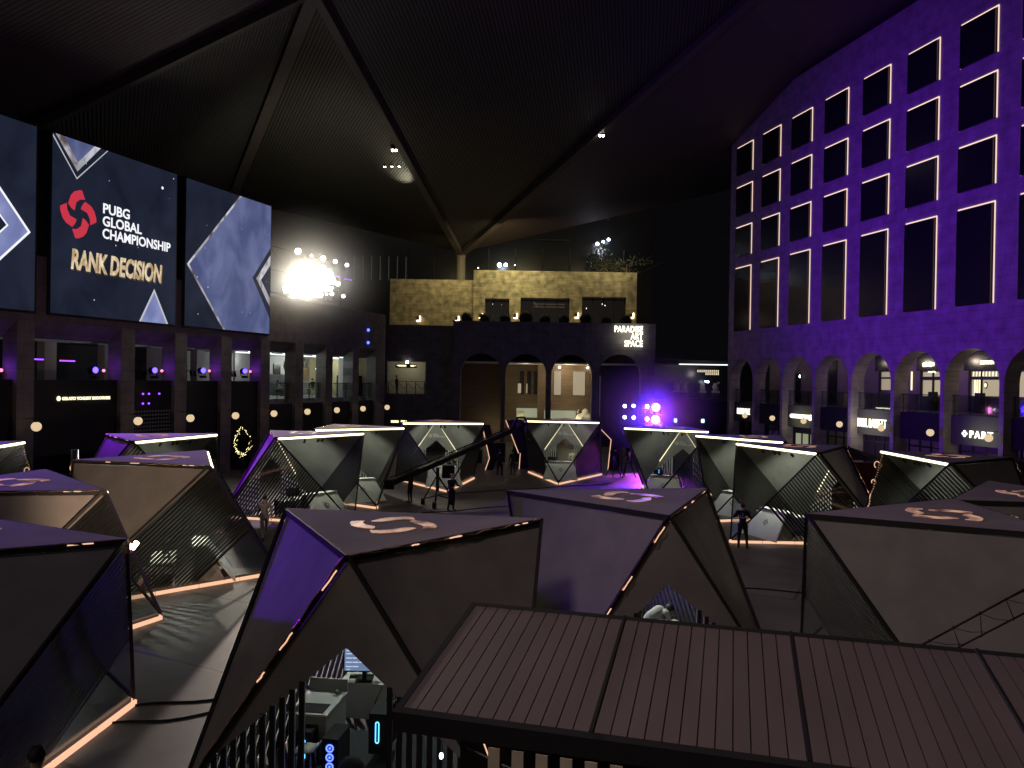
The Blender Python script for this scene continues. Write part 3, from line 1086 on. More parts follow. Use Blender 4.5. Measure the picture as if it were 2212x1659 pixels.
MB().box((17.2, 8.0, 0), (35.6, 8.4, 4.4)).build('back_wall', 'dark_wall', left)
MB().box((35.3, .95, 0), (35.6, 9, 12.18)).build('end_wall', 'left_stone', left)
for a in (29.4, 32.9):
    MB().box((a, 2.6, 4.76), (a + 1.0, 3.2, 8.22)).build('inner_pillar', 'cafe_wall', left)
MB().box((21.2, 5.0, 4.76), (23.4, 5.2, 8.22)).build('inner_pillar', 'cafe_wall', left)
for a, b in ((5.6, 6.4), (9.9, 10.6), (14.0, 14.8), (18.2, 19.0), (.5, 1.4)):
    MB().box((a, 6.0, 4.76), (b, 6.6, 8.22)).build('inner_pillar', 'cafe_wall', left)
lab = [0, 1, 2, 3, 4]
for k, ((a, b), (c_, d_)) in enumerate(zip(piers[:-1], piers[1:])):
    if k <= 4:
        MB().box((b + .02, .25, 2.2), (c_ - .02, .5, 6.06)).build('black_drape', 'black', left)
    else:
        MB().box((b + .02, .25, 2.3), (c_ - .02, .5, 4.42)).build('sign_board', 'black', left)
        rl = MB().box((b, .45, 4.8), (c_, .47, 5.9)).build('balustrade', 'rail_glass', left)
        o = MB()
        o.bar((b, .46, 5.94), (c_, .46, 5.94), .05, .05)
        for q in range(3):
            x = b + .3 + q * (c_ - b - .6) / 2
            o.box((x - .025, .47, 4.6), (x + .025, .52, 5.94))
        o.build('rail', 'black_metal', rl)
    for q in range(2):
        MB().box((b + .3 + q * .5, 2.0 + q * 1.5, 8.12), (c_ - .2, 2.12 + q * 1.5, 8.2)).build('ceiling_strip_light', 'cafe_strip' if k >= 5 else 'far_window_dim', left)
# cafe details
MB().box((29.45, 7.5, 4.76), (30.4, 7.58, 7.5)).build('doorway', 'window_dark', left)
MB().box((28.0, 7.4, 4.76), (32.6, 7.48, 6.6)).build('cafe_counter_wall', 'dark_wall', left)
MB().box((30.95, 7.45, 7.1), (31.3, 7.55, 7.75)).build('picture', 'window_dark', left)
MB().ball((31.13, 7.4, 7.44), .09, 8).build('wall_sconce', 'lens_cool', left)
MB().box((33.1, 1.9, 4.76), (34.8, 2.3, 6.6)).build('dark_cabinet', 'black', left)
MB().box((33.6, 3.4, 4.76), (34.6, 3.8, 6.6)).build('dark_cabinet', 'black', left)
MB().ball((28.63, 2.5, 7.12), .22, 12).build('pendant_globe', 'lens_cool', left)
MB().box((33.5, 3.45, 7.98), (33.92, 3.5, 8.3)).build('exit_sign', 'exit_green', left)
MB().box((32.6, 4.0, 8.08), (34.9, 4.1, 8.16)).build('ceiling_strip_light', 'cafe_strip', left)
MB().ball((34.3, 7.55, 6.7), .7, 14, sq=(1, .06, 1)).build('orange_wall_disc', 'brown_wall', left)
o = MB()
o.tube([(33.9, 7.5, 7.5), (34.1, 7.5, 8.1), (34.25, 7.5, 7.8), (34.15, 7.5, 7.4), (34.4, 7.5, 7.5), (34.6, 7.5, 8.0), (34.7, 7.5, 7.6), (34.6, 7.5, 7.2), (34.85, 7.5, 7.2)], .05, 6)
o.build('wall_script_sign', 'steel', left)
for u, y, z, pw, cc in ((26.5, 5.6, 7.7, 230, (.88, 1, .97)), (31.2, 5.6, 7.7, 260, (.88, 1, .97)), (24.6, 1.9, 7.8, 45, (.85, 1, .97)), (33.8, 5.0, 7.7, 60, (1, 1, .8)), (28.2, 2.0, 7.8, 40, (.9, 1, .95)), (21.0, 4.2, 7.7, 60, (.9, .95, 1)), (11.5, 5, 7.6, 14, (.9, .9, 1)), (7, 5, 7.7, 8, (1, .9, .85)), (2.5, 5, 7.7, 8, (1, .9, .85))):
    lamp('cafe_lamp', 'POINT', (u, y, z), pw, cc, size=.25, parent=left)
# perforated screen and red-lit shop sign low on the left
o = MB()
for i in range(13):
    for j in range(9):
        o.disc((6.65 + i * .22, .235, 2.5 + j * .22), (0, -1, 0), .045, 6)
o.build('perforated_panel_holes', 'far_window_dim', left)
text('shop_lettering', 'GELATO YOGURT SMOOTHIES', .22, 'sign_cream', left, (1.75, .2, 5.02), depth=.02, off=.006)
MB().ball((1.55, .2, 5.1), .13, 10, sq=(1, .3, 1)).build('shop_emblem', 'sign_cream', left)
for (u, z) in ((7.15, 5.28), (7.6, 5.28), (8.4, 5.28), (7.15, 4.72), (7.6, 4.72)):
    MB().ball((u, .19, z), .06, 8).build('panel_lamp', 'led_violet', left)
for u, z in ((32.4, 10.6), (32.4, 9.5)):
    MB().ball((u, -.06, z), .13, 10).build('wall_lamp', 'blue_led', left)
names = ['below the left screen beside the frozen yogurt sign', 'before the perforated panel under the middle screen', 'left of the fairy light ring', 'above the fairy light ring', 'under the bright cafe with the doorway', 'under the seated cafe guest', 'under the green exit sign', 'under the dark cabinet bay', 'at the far end of the left building']
for k, u in enumerate((0.9, 7.3, 11.5, 15.65, 19.8, 23.95, 28.1, 32.2, 36.3)):
    us = (-.5, 5.85, 9.95, 14.1, 18.2, 22.3, 26.4, 30.5, 34.75)[k]
    wall_globe(LO, LH, us, .75, 3.80, 'pale globe wall lamp ' + names[k], 'globe lamps along the left building')


# video screens
def screen_mat(name, base, hi, sc_, seed):
    mt, nt, b = new_mat(name)
    tc = nt.nodes.new('ShaderNodeTexCoord')
    mp = nt.nodes.new('ShaderNodeMapping')
    mp.inputs['Location'].default_value = (seed, seed * 2, seed)
    mp.inputs['Scale'].default_value = (1, 1, .7)
    nt.links.new(tc.outputs['Object'], mp.inputs[0])
    nz = nt.nodes.new('ShaderNodeTexNoise')
    nz.inputs['Scale'].default_value = sc_
    nz.inputs['Detail'].default_value = 8
    nz.inputs['Distortion'].default_value = .8
    nt.links.new(mp.outputs[0], nz.inputs['Vector'])
    cr = nt.nodes.new('ShaderNodeValToRGB')
    cr.color_ramp.elements[0].position = .35
    cr.color_ramp.elements[0].color = (*base, 1)
    cr.color_ramp.elements[1].position = .72
    cr.color_ramp.elements[1].color = (*hi, 1)
    nt.links.new(nz.outputs[0], cr.inputs[0])
    b.inputs['Base Color'].default_value = (.01, .01, .01, 1)
    b.inputs['Roughness'].default_value = .9
    b.inputs['Specular IOR Level'].default_value = .05
    nt.links.new(cr.outputs[0], b.inputs['Emission Color'])
    b.inputs['Emission Strength'].default_value = 1
    return mt


screen_mat('screen_navy', (.008, .011, .023), (.018, .023, .044), .35, 1)
screen_mat('screen_blue', (.065, .08, .19), (.15, .175, .34), .55, 5)
screen_mat('screen_pale', (.16, .19, .40), (.28, .31, .56), .8, 9)
screen_mat('screen_silver', (.30, .30, .34), (.75, .76, .85), 1.3, 3)
screen_mat('screen_edge_bronze', (.10, .075, .07), (.72, .70, .78), 1.1, 4)
screen_mat('screen_gold', (.42, .29, .15), (.95, .80, .55), 1.6, 2)
emit('screen_white', (.95, .96, 1), 1.0)
emit('screen_line', (.55, .56, .62), .9)
emit('screen_red', (.62, .035, .065), .92)
emit('screen_shade', (.10, .065, .035), .5)
ZB, ZT = 9.42, 18.42


def polyline(mb, pts, w, y):
    for a, b in zip(pts[:-1], pts[1:]):
        mb.bar((a[0], y, a[1]), (b[0], y, b[1]), .02, w, upv=(0, 0, 1)) if False else flatbar(mb, a, b, w, y)


def flatbar(mb, a, b, w, y, t=.01):
    d = Vector((b[0] - a[0], b[1] - a[1]))
    n = Vector((-d.y, d.x)).normalized() * (w / 2)
    mb.slab([(a[0] + n.x, y, a[1] + n.y), (b[0] + n.x, y, b[1] + n.y), (b[0] - n.x, y, b[1] - n.y), (a[0] - n.x, y, a[1] - n.y)], (0, -t, 0))


def video(label, W, u):
    c, s = math.cos(LH), math.sin(LH)
    o = empty('video_screen', (LO[0] + u * c, LO[1] + u * s, 0), LH, label, 'video screen', 'giant video screens on the left building')
    MB().box((-.12, -.12, ZB - .12), (W + .12, .9, ZT + .12)).build('cabinet', 'black', o)
    MB().box((0, -.145, ZB), (W, -.125, ZT)).build('display', 'screen_navy', o)
    return o


def clipbox(poly, W):
    """clip a 2D polygon to the display rectangle"""
    def cut(P, f, isec):
        out = []
        for i in range(len(P)):
            a, b = P[i - 1], P[i]
            if f(b):
                if not f(a): out.append(isec(a, b))
                out.append(b)
            elif f(a):
                out.append(isec(a, b))
        return out
    for ax, lim, sg in ((0, 0, 1), (0, W, -1), (1, ZB, 1), (1, ZT, -1)):
        f = lambda p: (p[ax] - lim) * sg >= -1e-9
        def isec(a, b):
            t = (lim - a[ax]) / (b[ax] - a[ax])
            return (a[0] + (b[0] - a[0]) * t, a[1] + (b[1] - a[1]) * t)
        poly = cut(poly, f, isec)
        if not poly: return []
    return poly


def art(par, name, poly, W, layer, mt):
    p = clipbox(poly, W)
    if len(p) < 3: return
    MB().slab([(x, -.146 - .006 * layer, z) for x, z in p], (0, -.004, 0)).build(name, mt, par)


# right screen
W3 = 8.3
v3 = video('right-hand giant video screen with a blue glowing diamond', W3, 10.03)
art(v3, 'diamond_edge', [(.10, 13.21), (5.20, 18.70), (20, 18.7), (20, 8.9), (3.90, 8.9)], W3, 1, 'screen_edge_bronze')
art(v3, 'diamond_fill', [(.30, 13.21), (5.38, 18.70), (20, 18.7), (20, 8.9), (4.08, 8.9)], W3, 2, 'screen_blue')
art(v3, 'small_diamond_shadow', [(6.35, 13.15), (8.4, 15.6), (8.4, 10.4)], W3, 3, 'screen_navy')
art(v3, 'small_diamond_edge', [(6.75, 13.15), (8.4, 15.1), (8.4, 11.2)], W3, 4, 'screen_edge_bronze')
art(v3, 'small_diamond_light', [(7.0, 13.15), (8.4, 14.8), (8.4, 14.45), (7.2, 13.0)], W3, 5, 'screen_silver')
art(v3, 'small_diamond_fill', [(7.25, 13.1), (8.4, 14.4), (8.4, 11.8)], W3, 6, 'screen_navy')
# middle screen
W2 = 8.49
v2 = video('middle giant video screen with red emblem and gold lettering', W2, .71)
art(v2, 'chevron_outline', [(-.05, 18.30), (1.43, 16.42), (3.42, 18.45), (3.36, 18.45), (1.43, 16.50), (-.05, 18.42)], W2, 1, 'screen_line')
art(v2, 'chevron_band_left', [(.12, 18.45), (.62, 18.45), (1.48, 17.32), (1.46, 16.84)], W2, 1, 'screen_edge_bronze')
art(v2, 'chevron_band_right', [(1.48, 17.32), (2.52, 18.45), (2.92, 18.45), (1.46, 16.84)], W2, 2, 'screen_silver')
art(v2, 'chevron_fill', [(.62, 18.45), (2.52, 18.45), (1.48, 17.32)], W2, 3, 'screen_blue')
art(v2, 'triangle_outline', [(5.48, 9.0), (6.82, 11.38), (8.18, 9.0)], W2, 1, 'screen_line')
art(v2, 'triangle_fill', [(5.62, 9.0), (6.82, 11.15), (8.04, 9.0)], W2, 2, 'screen_pale')
o = MB()
for k in range(4):
    o.slab([(1.57 + x_ * .97, -.155, 14.65 + z_ * 1.10) for x_, z_ in petal(k, 1.2)], (0, -.005, 0))
o.build('red_emblem', 'screen_red', v2)
for i, (tx, wd) in enumerate((('PUBG', 1.82), ('GLOBAL', 2.72), ('CHAMPIONSHIP', 4.95))):
    text('title_lettering', tx, .74, 'screen_white', v2, (3.08, -.155, 15.04 - .67 * i), depth=.004, off=.018, fit=wd)
text('rank_lettering_shade', 'RANK DECISION', 1.40, 'screen_shade', v2, (1.14, -.150, 11.76), depth=.003, off=.075, shear=.12, fit=6.34)
text('rank_lettering', 'RANK DECISION', 1.40, 'screen_gold', v2, (1.12, -.160, 11.82), depth=.004, off=.055, shear=.12, fit=6.25)
MB().disc((7.35, -.15, 17.35), (0, -1, 0), .09, 8).build('spark', 'screen_white', v2)
# left screen
W1 = 8.4
v1 = video('left giant video screen cut by the frame with the tip of a blue diamond', W1, -8.6)
art(v1, 'diamond_edge', [(8.14, 13.22), (3.2, 18.9), (-2, 18.9), (-2, 8.2), (3.2, 8.2)], W1, 1, 'screen_white')
art(v1, 'diamond_fill', [(7.98, 13.22), (3.05, 18.9), (-2, 18.9), (-2, 8.2), (3.05, 8.2)], W1, 2, 'screen_pale')
art(v1, 'small_diamond_edge', [(6.97, 13.34), (5.0, 15.4), (3, 13.3), (5.0, 11.3)], W1, 3, 'screen_white')
art(v1, 'small_diamond_shadow', [(6.86, 13.34), (5.0, 15.28), (3.1, 13.3), (5.0, 11.42)], W1, 4, 'screen_navy')
rnd = random.Random(11)
for vv, WW in ((v1, W1), (v2, W2), (v3, W3)):
    for j in range(9):
        MB().disc((rnd.uniform(.3, WW - .3), -.195, rnd.uniform(ZB + .3, ZT - .3)), (0, -1, 0), rnd.uniform(.02, .05), 6).build('spark', 'screen_line', vv)

# ------------------------------------------------------------ stage lights in the left gallery
def fixture(p, aim, lens, label, cat='stage light', group=None, r=.13, name='moving_light'):
    p, aim = Vector(p), Vector(aim)
    d = (aim - p).normalized()
    t = empty(name, p, 0, label, cat, group)
    MB().tube([-d * .38, -d * .3, d * .02], r * 1.15, 12).build('head', 'black_metal', t)
    MB().disc(d * .025, d, r, 16).build('lens', lens, t)
    s = d.cross(Vector((0, 0, 1))).normalized() * (r * 1.35)
    o = MB()
    for q in (-1, 1):
        o.bar(s * q - d * .16, s * q - d * .16 + Vector((0, 0, -.34)), .03)
    o.box((-r, -r, -.48), (r, r, -.33))
    o.build('yoke', 'black_metal', t)
    return t


def LP(u, y, z):
    c, s = math.cos(LH), math.sin(LH)
    return Vector((LO[0] + u * c - y * s, LO[1] + u * s + y * c, z))


gl = 'violet stage lights standing in the left gallery'
for k, (u, z, lb) in enumerate(((-1.75, 6.52, 'violet stage light in the bay under the left screen'), (4.3, 6.6, 'violet stage light in the wide bay above the yogurt sign'), (8.6, 6.66, 'violet stage light in the bay above the perforated panel'), (12.75, 6.72, 'violet stage light in the third dark bay'), (16.9, 6.75, 'violet stage light next to the lit cafe'))):
    fixture(LP(u, .75, z), (6, 30, 8), 'lens_violet', lb, group=gl, r=.17)
    o = MB().ball((0, 0, 0), .085, 10).build('marker_lamp', 'lens_red')
    o.location = LP(u + .52, .70, z - .02)
    tag(o, 'small red marker lamp beside the ' + lb.replace('violet ', ''), 'lamp', 'red marker lamps in the left gallery')
    lamp('pier_wash', 'POINT', LP(u + .30, .55, z + .15), 15, (.28, .05, 1), size=.12)
for k, (u, w_, z, lb) in enumerate(((1.0, 1.0, 7.05, 'left violet light bar in the wide bay'), (2.9, 1.0, 7.02, 'right violet light bar in the wide bay'), (7.05, .9, 7.02, 'violet light bar above the perforated panel'), (11.1, .95, 7.02, 'violet light bar in the third dark bay'), (15.2, .85, 6.95, 'violet light bar left of the lit cafe'))):
    t = empty('light_bar', LP(u, 1.2, z), LH, lb, 'light bar', 'violet light bars in the left gallery')
    MB().box((-.5 * w_, 0, .0), (.5 * w_, .1, .12)).build('housing', 'black_metal', t)
    MB().bar((-.47 * w_, -.02, .04), (.47 * w_, -.02, .04), .04, .07).build('tube', 'led_violet', t)
# lighting stands
for u in (15.9, 12.0, 7.8):
    t = empty('lighting_stand', LP(u, 1.4, 4.75), LH, 'black lighting stand with clamps ' + {15.9: 'before the bright cafe wall', 12.0: 'in the third dark bay', 7.8: 'above the perforated panel'}[u], 'stand', 'lighting stands in the left gallery')
    o = MB(); o.tube([(0, 0, 0), (0, 0, 2.3)], .03, 8); o.build('mast', 'black_metal', t)
    o = MB(); o.tube([(-.6, 0, 1.95), (.9, 0, 1.95)], .03, 8); o.build('crossbar', 'black_metal', t)
    for q in (-.35, .35, .7):
        o = MB(); o.tube([(q, 0, 1.9), (q, -.1, 1.6)], .09, 8); o.build('lamp_head', 'black_metal', t)

# flood rig above the left building
gf = 'floodlights on the roof truss beside the screens'
tr = empty('lighting_truss', LP(24, .8, 12.2), LH, 'dark truss frame carrying the white floodlights above the left building', 'truss')
o = MB()
for z in (0.35, 2.0, 3.7):
    o.bar((-4.6, 0, z), (5.2, 0, z), .07)
for x in (-4.5, -2.2, 0, 2.4, 5.0):
    o.bar((x, 0, 0), (x, 0, 3.75), .07)
    o.bar((x, .0, 3.7), (min(x + 2.3, 5.2), 0, 2.0), .04)
o.build('frame', 'black_metal', tr)
fl = [(-16.19, 15.82, .22, 'lens_warm', 'big orange white floodlight at the top left of the roof rig'), (-15.18, 15.5, .09, 'lens_warm', 'tiny orange lamp in the top row of the roof rig'), (-14.31, 15.32, .18, 'lens_warm', 'medium warm floodlight in the middle of the top row'), (-13.4, 15.1, .15, 'lens_white', 'small round floodlight fourth in the top row'), (-12.52, 14.85, .13, 'lens_white', 'small round floodlight at the right end of the top row'),
      (-13.18, 13.44, .16, 'lens_flood', 'round floodlight just right of the great white glare'), (-14.01, 12.65, .08, 'lens_white', 'tiny lamp below right of the great white glare'), (-13.6, 12.67, .14, 'lens_white', 'lower floodlight right of the glare, next to a tiny lamp'), (-12.75, 12.51, .13, 'lens_white', 'lowest floodlight at the right end of the roof rig')]
AIMF = Vector((-1, 6, 3))
for x, z, r, mt, lb in fl:
    fixture((x, 60, z), AIMF, mt, lb, 'floodlight', gf, r=r, name='floodlight')
rows = [(13.05, -17.0, 6), (13.55, -16.8, 6), (14.05, -16.4, 5), (12.65, -16.5, 4), (14.42, -15.7, 3)]
for j, (z, x0, n) in enumerate(rows):
    for i in range(n):
        x = x0 + i * .60
        zz = z + .03 * i
        fixture((x, 60.3, zz), AIMF, 'lens_flood', 'blinding floodlight in the great white glare, part of a dense bank', 'floodlight', 'dense bank of blinding floodlights', r=.36, name='floodlight')
for x, z, lb in ((-16.0, 14.62, 'violet light bar above the white glare'), (-13.33, 14.01, 'violet light bar right of the glare, left of two'), (-12.42, 13.78, 'violet light bar at the right end of the roof rig')):
    t = empty('light_bar', (x, 60, z), R(10), lb, 'light bar', 'violet light bars on the roof rig')
    MB().bar((-.3, 0, .03), (.3, 0, -.05), .05, .07).build('tube', 'led_violet', t)
    MB().bar((-.32, .06, .03), (.32, .06, -.05), .08, .1).build('housing', 'black_metal', t)

# stage lights behind the centre, right
gs = 'moving stage lights behind the centre booths'
for i, (x, z, mt, r, lb) in enumerate(((8.48, 4.63, 'lens_white', .13, 'upper far-left white stage light on the blue-lit rig'), (9.14, 4.65, 'lens_white', .13, 'upper second white stage light on the blue-lit rig'), (10.16, 4.63, 'lens_white', .14, 'upper white stage light touching the pink glare'), (10.82, 4.57, 'lens_pink', .3, 'upper glaring pink stage light'),
                                       (8.49, 3.8, 'lens_white', .13, 'lower far-left white stage light on the blue-lit rig'), (9.17, 3.78, 'lens_white', .13, 'lower second white stage light on the blue-lit rig'), (10.18, 3.69, 'lens_pink', .17, 'lower pink stage light left of the lower glare'), (10.8, 3.65, 'lens_pink', .32, 'lower glaring pink stage light'))):
    fixture((x, 60, z), (5 if i < 6 else 3, 20, 3), mt, lb, 'stage light', gs, r=r)
t = empty('lighting_truss', (8.2, 60.35, 0), 0, 'upright black truss carrying the blue and pink stage lights', 'truss')
o = MB()
for x in (0, .95, 1.95, 2.9):
    for y in (0, .28):
        o.tube([(x, y, 0), (x, y, 5.1)], .03, 6)
for z in (.3, 1.7, 3.25, 4.1, 5.05):
    o.bar((-.05, .0, z), (2.95, .0, z), .045)
    o.bar((-.05, .28, z), (2.95, .28, z), .045)
for i in range(3):
    for j in range(4):
        x0, x1 = (0, .95, 1.95, 2.9)[i], (0, .95, 1.95, 2.9)[i + 1]
        z0, z1 = (.3, 1.7, 3.25, 4.1, 5.05)[j], (.3, 1.7, 3.25, 4.1, 5.05)[j + 1]
        o.bar((x0, .14, z0), (x1, .14, z1), .025)
o.build('frame', 'black_metal', t)

# light the fixtures give, with overhead fills added
lamp('flood_beam', 'SPOT', (-15.2, 58.6, 13.9), 22000, (1, .82, .72), aim=(-5.5, 22, 0), size=.6, cone=52, blend=.7)
lamp('flood_beam', 'SPOT', (-14.8, 60.9, 15.2), 1800, (1, .93, .72), aim=(-16, 66, 24), size=.4, cone=120, blend=1)
lamp('flood_glow', 'POINT', (-15.3, 58.3, 13.9), 420, (1, .86, .62), size=.5)
lamp('flood_beam', 'SPOT', (-15.3, 58.9, 13.5), 7000, (1, .90, .70), aim=(-4, 0, 3), size=.7, cone=105, blend=.8)
lamp('pink_glare', 'SPOT', (10.8, 58.3, 4.1), 420, (1, .10, .75), aim=(0, 0, 6), size=.25, cone=165, blend=.5)
lamp('blue_glare', 'SPOT', (10.2, 58.2, 4.6), 9000, (.02, .01, 1), aim=(6, 0, 9), size=.3, cone=80, blend=.9)
lamp('blue_glare', 'POINT', (10.2, 57.4, 4.7), 420, (.02, .01, 1), size=.3)
lamp('violet_beam', 'SPOT', LP(4.3, -.6, 6.8), 56000, (.19, 0, 1), aim=(28.0, 55, 16), size=.3, cone=44, blend=1)
lamp('violet_beam', 'SPOT', LP(4.3, -.6, 6.8), 20000, (.20, 0, 1), aim=(28.0, 56, 16), size=.3, cone=66, blend=.9)
lamp('violet_beam', 'SPOT', LP(1.0, -.8, 6.9), 11000, (.26, .0, 1), aim=(-9, 33, 2.6), size=.2, cone=60, blend=.8)
lamp('violet_beam', 'SPOT', LP(-6.0, -.8, 6.9), 10000, (.17, .0, 1), aim=(-3.2, 14.4, 3.0), size=.2, cone=40, blend=.8)
lamp('blue_beam', 'SPOT', (10.6, 59.6, 4.4), 9000, (.07, .02, 1), aim=(7.5, 46, 0), size=.2, cone=75, blend=.6)
lamp('pink_beam', 'SPOT', (10.8, 59.5, 4.0), 7000, (1, .12, .8), aim=(9.0, 53, 0), size=.15, cone=50, blend=.5)
lamp('blue_beam', 'SPOT', (9.5, 57.0, 4.6), 8000, (.12, .03, 1), aim=(4, 22, 2), size=.2, cone=45, blend=.8)
lamp('overhead_fill', 'SPOT', (-6, 2, 18), 3800, (1, .76, .78), aim=(9, 13, 1), size=1.5, cone=54, blend=.6)  # added fill spot without a fixture, brightens kiosk roof and right booths
lamp('overhead_fill', 'SPOT', (-6, 1, 18), 600, (.9, .70, 1), aim=(-11, 16, 1), size=1.5, cone=50, blend=.6)  # second added fill spot, for the left booths
for _l in (lamp('overhead_fill', 'AREA', (4, 40, 25), 160, (1, .76, .80), aim=(2, 40, 0), size=9),):  # added area fill over the far booths, no fixture
    _l.data.spread = R(110)
lamp('gold_wash', 'AREA', (0.5, 79.5, 20.0), 620, (1, .86, .42), aim=(-1.0, 84, 15.5), size=4)
lamp('gold_wash', 'AREA', (10.0, 80.5, 20.2), 240, (1, .84, .42), aim=(10.0, 84, 16.5), size=3)
lamp('gold_wash', 'AREA', (-7.0, 80.5, 19.2), 190, (1, .80, .38), aim=(-7.5, 84, 14.5), size=3)
#PART2

# ------------------------------------------------------------ back: gallery with arches, golden storey, recess wall
gal = empty('gallery_building', (0, 74, 0), 0, 'dark stone gallery with four tall arches under small lit lettering', 'building')
GA = [(-4.78, -1.02), (-.62, 3.14), (3.62, 7.38), (7.98, 11.9)]
o = MB()
arch_wall(o, -5.52, 13.2, 9.42, GA, 7.0, .95, n=24)
o.box((-5.52, 0, 9.42), (13.2, .95, 11.75))
o.box((-5.6, -.03, 11.75), (13.25, 1.0, 11.85))
o.build('wall', 'gallery_stone', gal)
MB().box((-5.54, -.02, 9.34), (13.22, 0, 9.40)).build('string_course', 'left_stone', gal)
MB().box((-5.4, .96, 11.3), (13.2, 14, 11.7)).build('terrace_floor', 'dark_wall', gal)
MB().box((13.0, .96, 0), (13.2, 9, 11.3)).build('side_wall', 'gallery_stone', gal)
MB().box((2.6, 7.0, 0), (13.0, 7.3, 8.05)).build('inner_wall', 'brown_wall', gal)
MB().box((-.9, 9.2, 0), (3.0, 9.5, 8.05)).build('inner_wall', 'brown_wall', gal)
MB().box((-5.5, 7.0, 0), (-.9, 7.3, 8.05)).build('inner_wall', 'brown_wall', gal)
MB().box((-.95, 4.2, 0), (-.7, 9.2, 8.05)).build('inner_pier', 'dark_wall', gal)
MB().box((-5.4, .96, 8.05), (13.0, 9.5, 8.15)).build('ceiling', 'cream_stone', gal)
MB().box((-.9, 1.9, 8.16), (13.0, 2.1, 11.2)).build('bulkhead', 'dark_wall', gal) if False else None
MB().box((4.25, 6.9, 5.02), (4.95, 6.98, 7.4)).build('window', 'lit_blind', gal)
MB().box((6.18, 6.9, 5.02), (7.38, 6.98, 7.4)).build('window', 'lit_blind', gal)
for u in (.8, 1.55, 2.25):
    MB().box((u, 9.1, 5.0), (u + .45, 9.18, 7.4)).build('window_niche', 'dark_wall', gal)
MB().box((.62, 9.05, 5.1), (.95, 9.1, 6.1)).build('window', 'lit_blind', gal)
MB().box((1.5, 9.05, 5.1), (1.6, 9.1, 6.1)).build('window', 'lit_blind', gal)
MB().box((.5, 8.9, 2.6), (3.0, 9.05, 3.55)).build('lit_band', 'lit_shop_green', gal)
MB().box((3.3, 6.8, 2.2), (6.5, 6.9, 3.45)).build('lit_band', 'lit_shop_green', gal)
MB().box((8.4, 5.0, 0), (13.0, 5.2, 8.05)).build('closed_back', 'dark_wall', gal)
MB().box((8.15, .4, 3.2), (8.22, .5, 7.0)).build('arch_light_slit', 'far_window_dim', gal)
o = MB()
rnd = random.Random(2)
for i in range(10):
    x = .58 + i * .075
    o.tube([(x, 6.5 + .04 * (i % 2), 1.3), (x, 6.5 + .04 * (i % 2), 3.3)], .045, 6)
cu = o.build('curtain', 'curtain')
cu.location = (0, 74, 0)
tag(cu, 'pale yellow lit curtain left of the centre booth', 'curtain')
lamp('curtain_lamp', 'POINT', (.9, 79.6, 2.9), 30, (1, .95, .6), size=.1)
for u, y, z in ((4.75, 6.6, 7.8), (7.6, 6.6, 7.8)):
    MB().ball((u, y, z), .085, 8).build('ceiling_spot', 'lens_warm', gal)
for (x, y, z, pw) in ((5.5, 79, 7.2, 130), (1.3, 79, 7.2, 60), (-1.9, 79.2, 1.6, 26), (6.0, 79.4, 3.0, 35), (1.6, 81.5, 3.0, 26)):
    lamp('gallery_light', 'POINT', (x, y, z), pw, (1, .86, .60), size=.3)
text('sign_lettering', 'PARADISE\nART\nSPACE', .80, 'sign_white', gal, (12.0, -.12, 11.05), align='RIGHT', depth=.04, off=.018, space=1.08, line=.83, fit=2.62)
lamp('sign_spill', 'AREA', (10.8, 73.2, 10.8), 26, (1, .97, .8), aim=(10.8, 74, 10.8), size=2)

rec = empty('recess_building', (0, 75.2, 0), 0, 'plain grey wall with a lit opening between the left building and the arches', 'building')
o = MB()
o.box((-13.2, 0, 0), (-11.75, .8, 11.45))
o.box((-8.15, 0, 0), (-5.5, .8, 11.45))
o.box((-11.75, 0, 0), (-8.15, .8, 4.95))
o.box((-11.75, 0, 8.0), (-8.15, .8, 11.45))
o.build('wall', 'gallery_stone', rec)
MB().box((-13.2, 3.4, 4.7), (-7, 3.6, 8.6)).build('back_wall', 'cream_stone', rec)
MB().box((-12.8, .82, 4.7), (-7, 3.4, 4.94)).build('floor', 'dark_wall', rec)
lamp('opening_lamp', 'POINT', (-10.0, 77.0, 7.7), 26, (1, .95, .66), size=.3)
o = MB()
for i in range(5):
    x = -11.6 + i * .84
    o.box((x - .03, .1, 4.95), (x + .03, .16, 6.15))
o.bar((-11.7, .13, 6.15), (-8.2, .13, 6.15), .04)
for i in range(4):
    a, b = -11.4 + i * .84, -10.6 + i * .84
    o.tube([(a + (b - a) * t / 8, .0, 5.95 - .45 * math.sin(PI * t / 8)) for t in range(9)], .022, 5)
o.build('railing', 'black_metal', rec)
hs = empty('hanging_sign', (-9.95, 75.0, 7.6), 0, 'black hanging direction sign with white lettering in the lit opening', 'sign')
MB().box((-1.0, -.04, -.18), (1.0, .04, .18)).build('board', 'black', hs)
MB().box((-.72, -.06, -.06), (.02, -.045, .09)).box((.42, -.06, -.06), (.78, -.045, .09)).box((-.86, -.06, 0), (-.78, -.045, .08)).box((.86, -.06, 0), (.94, -.045, .08)).build('lettering', 'sign_cream', hs)
MB().box((-.02, -.06, .24), (.22, -.02, .46)).build('exit_sign', 'lens_white', hs)
o = MB()
o.bar((-.7, 0, .18), (-.7, 0, .5), .02); o.bar((.7, 0, .18), (.7, 0, .5), .02)
o.build('hanger', 'black_metal', hs)
ds = empty('direction_sign', (-10.3, 73.0, 2.30), 0, 'low lit direction sign above the roof of the booth left of the crane', 'sign')
MB().box((-.75, 0, -.05), (.85, .06, .36)).build('board', 'black', ds)
MB().box((-.68, -.03, .08), (.02, -.015, .28)).box((.22, -.03, .10), (.62, -.015, .30)).box((.68, -.03, .14), (.76, -.015, .3)).build('lettering', 'sign_cream', ds)
MB().box((-.05, .06, -2.3), (.05, .12, 0)).build('post', 'black_metal', ds)

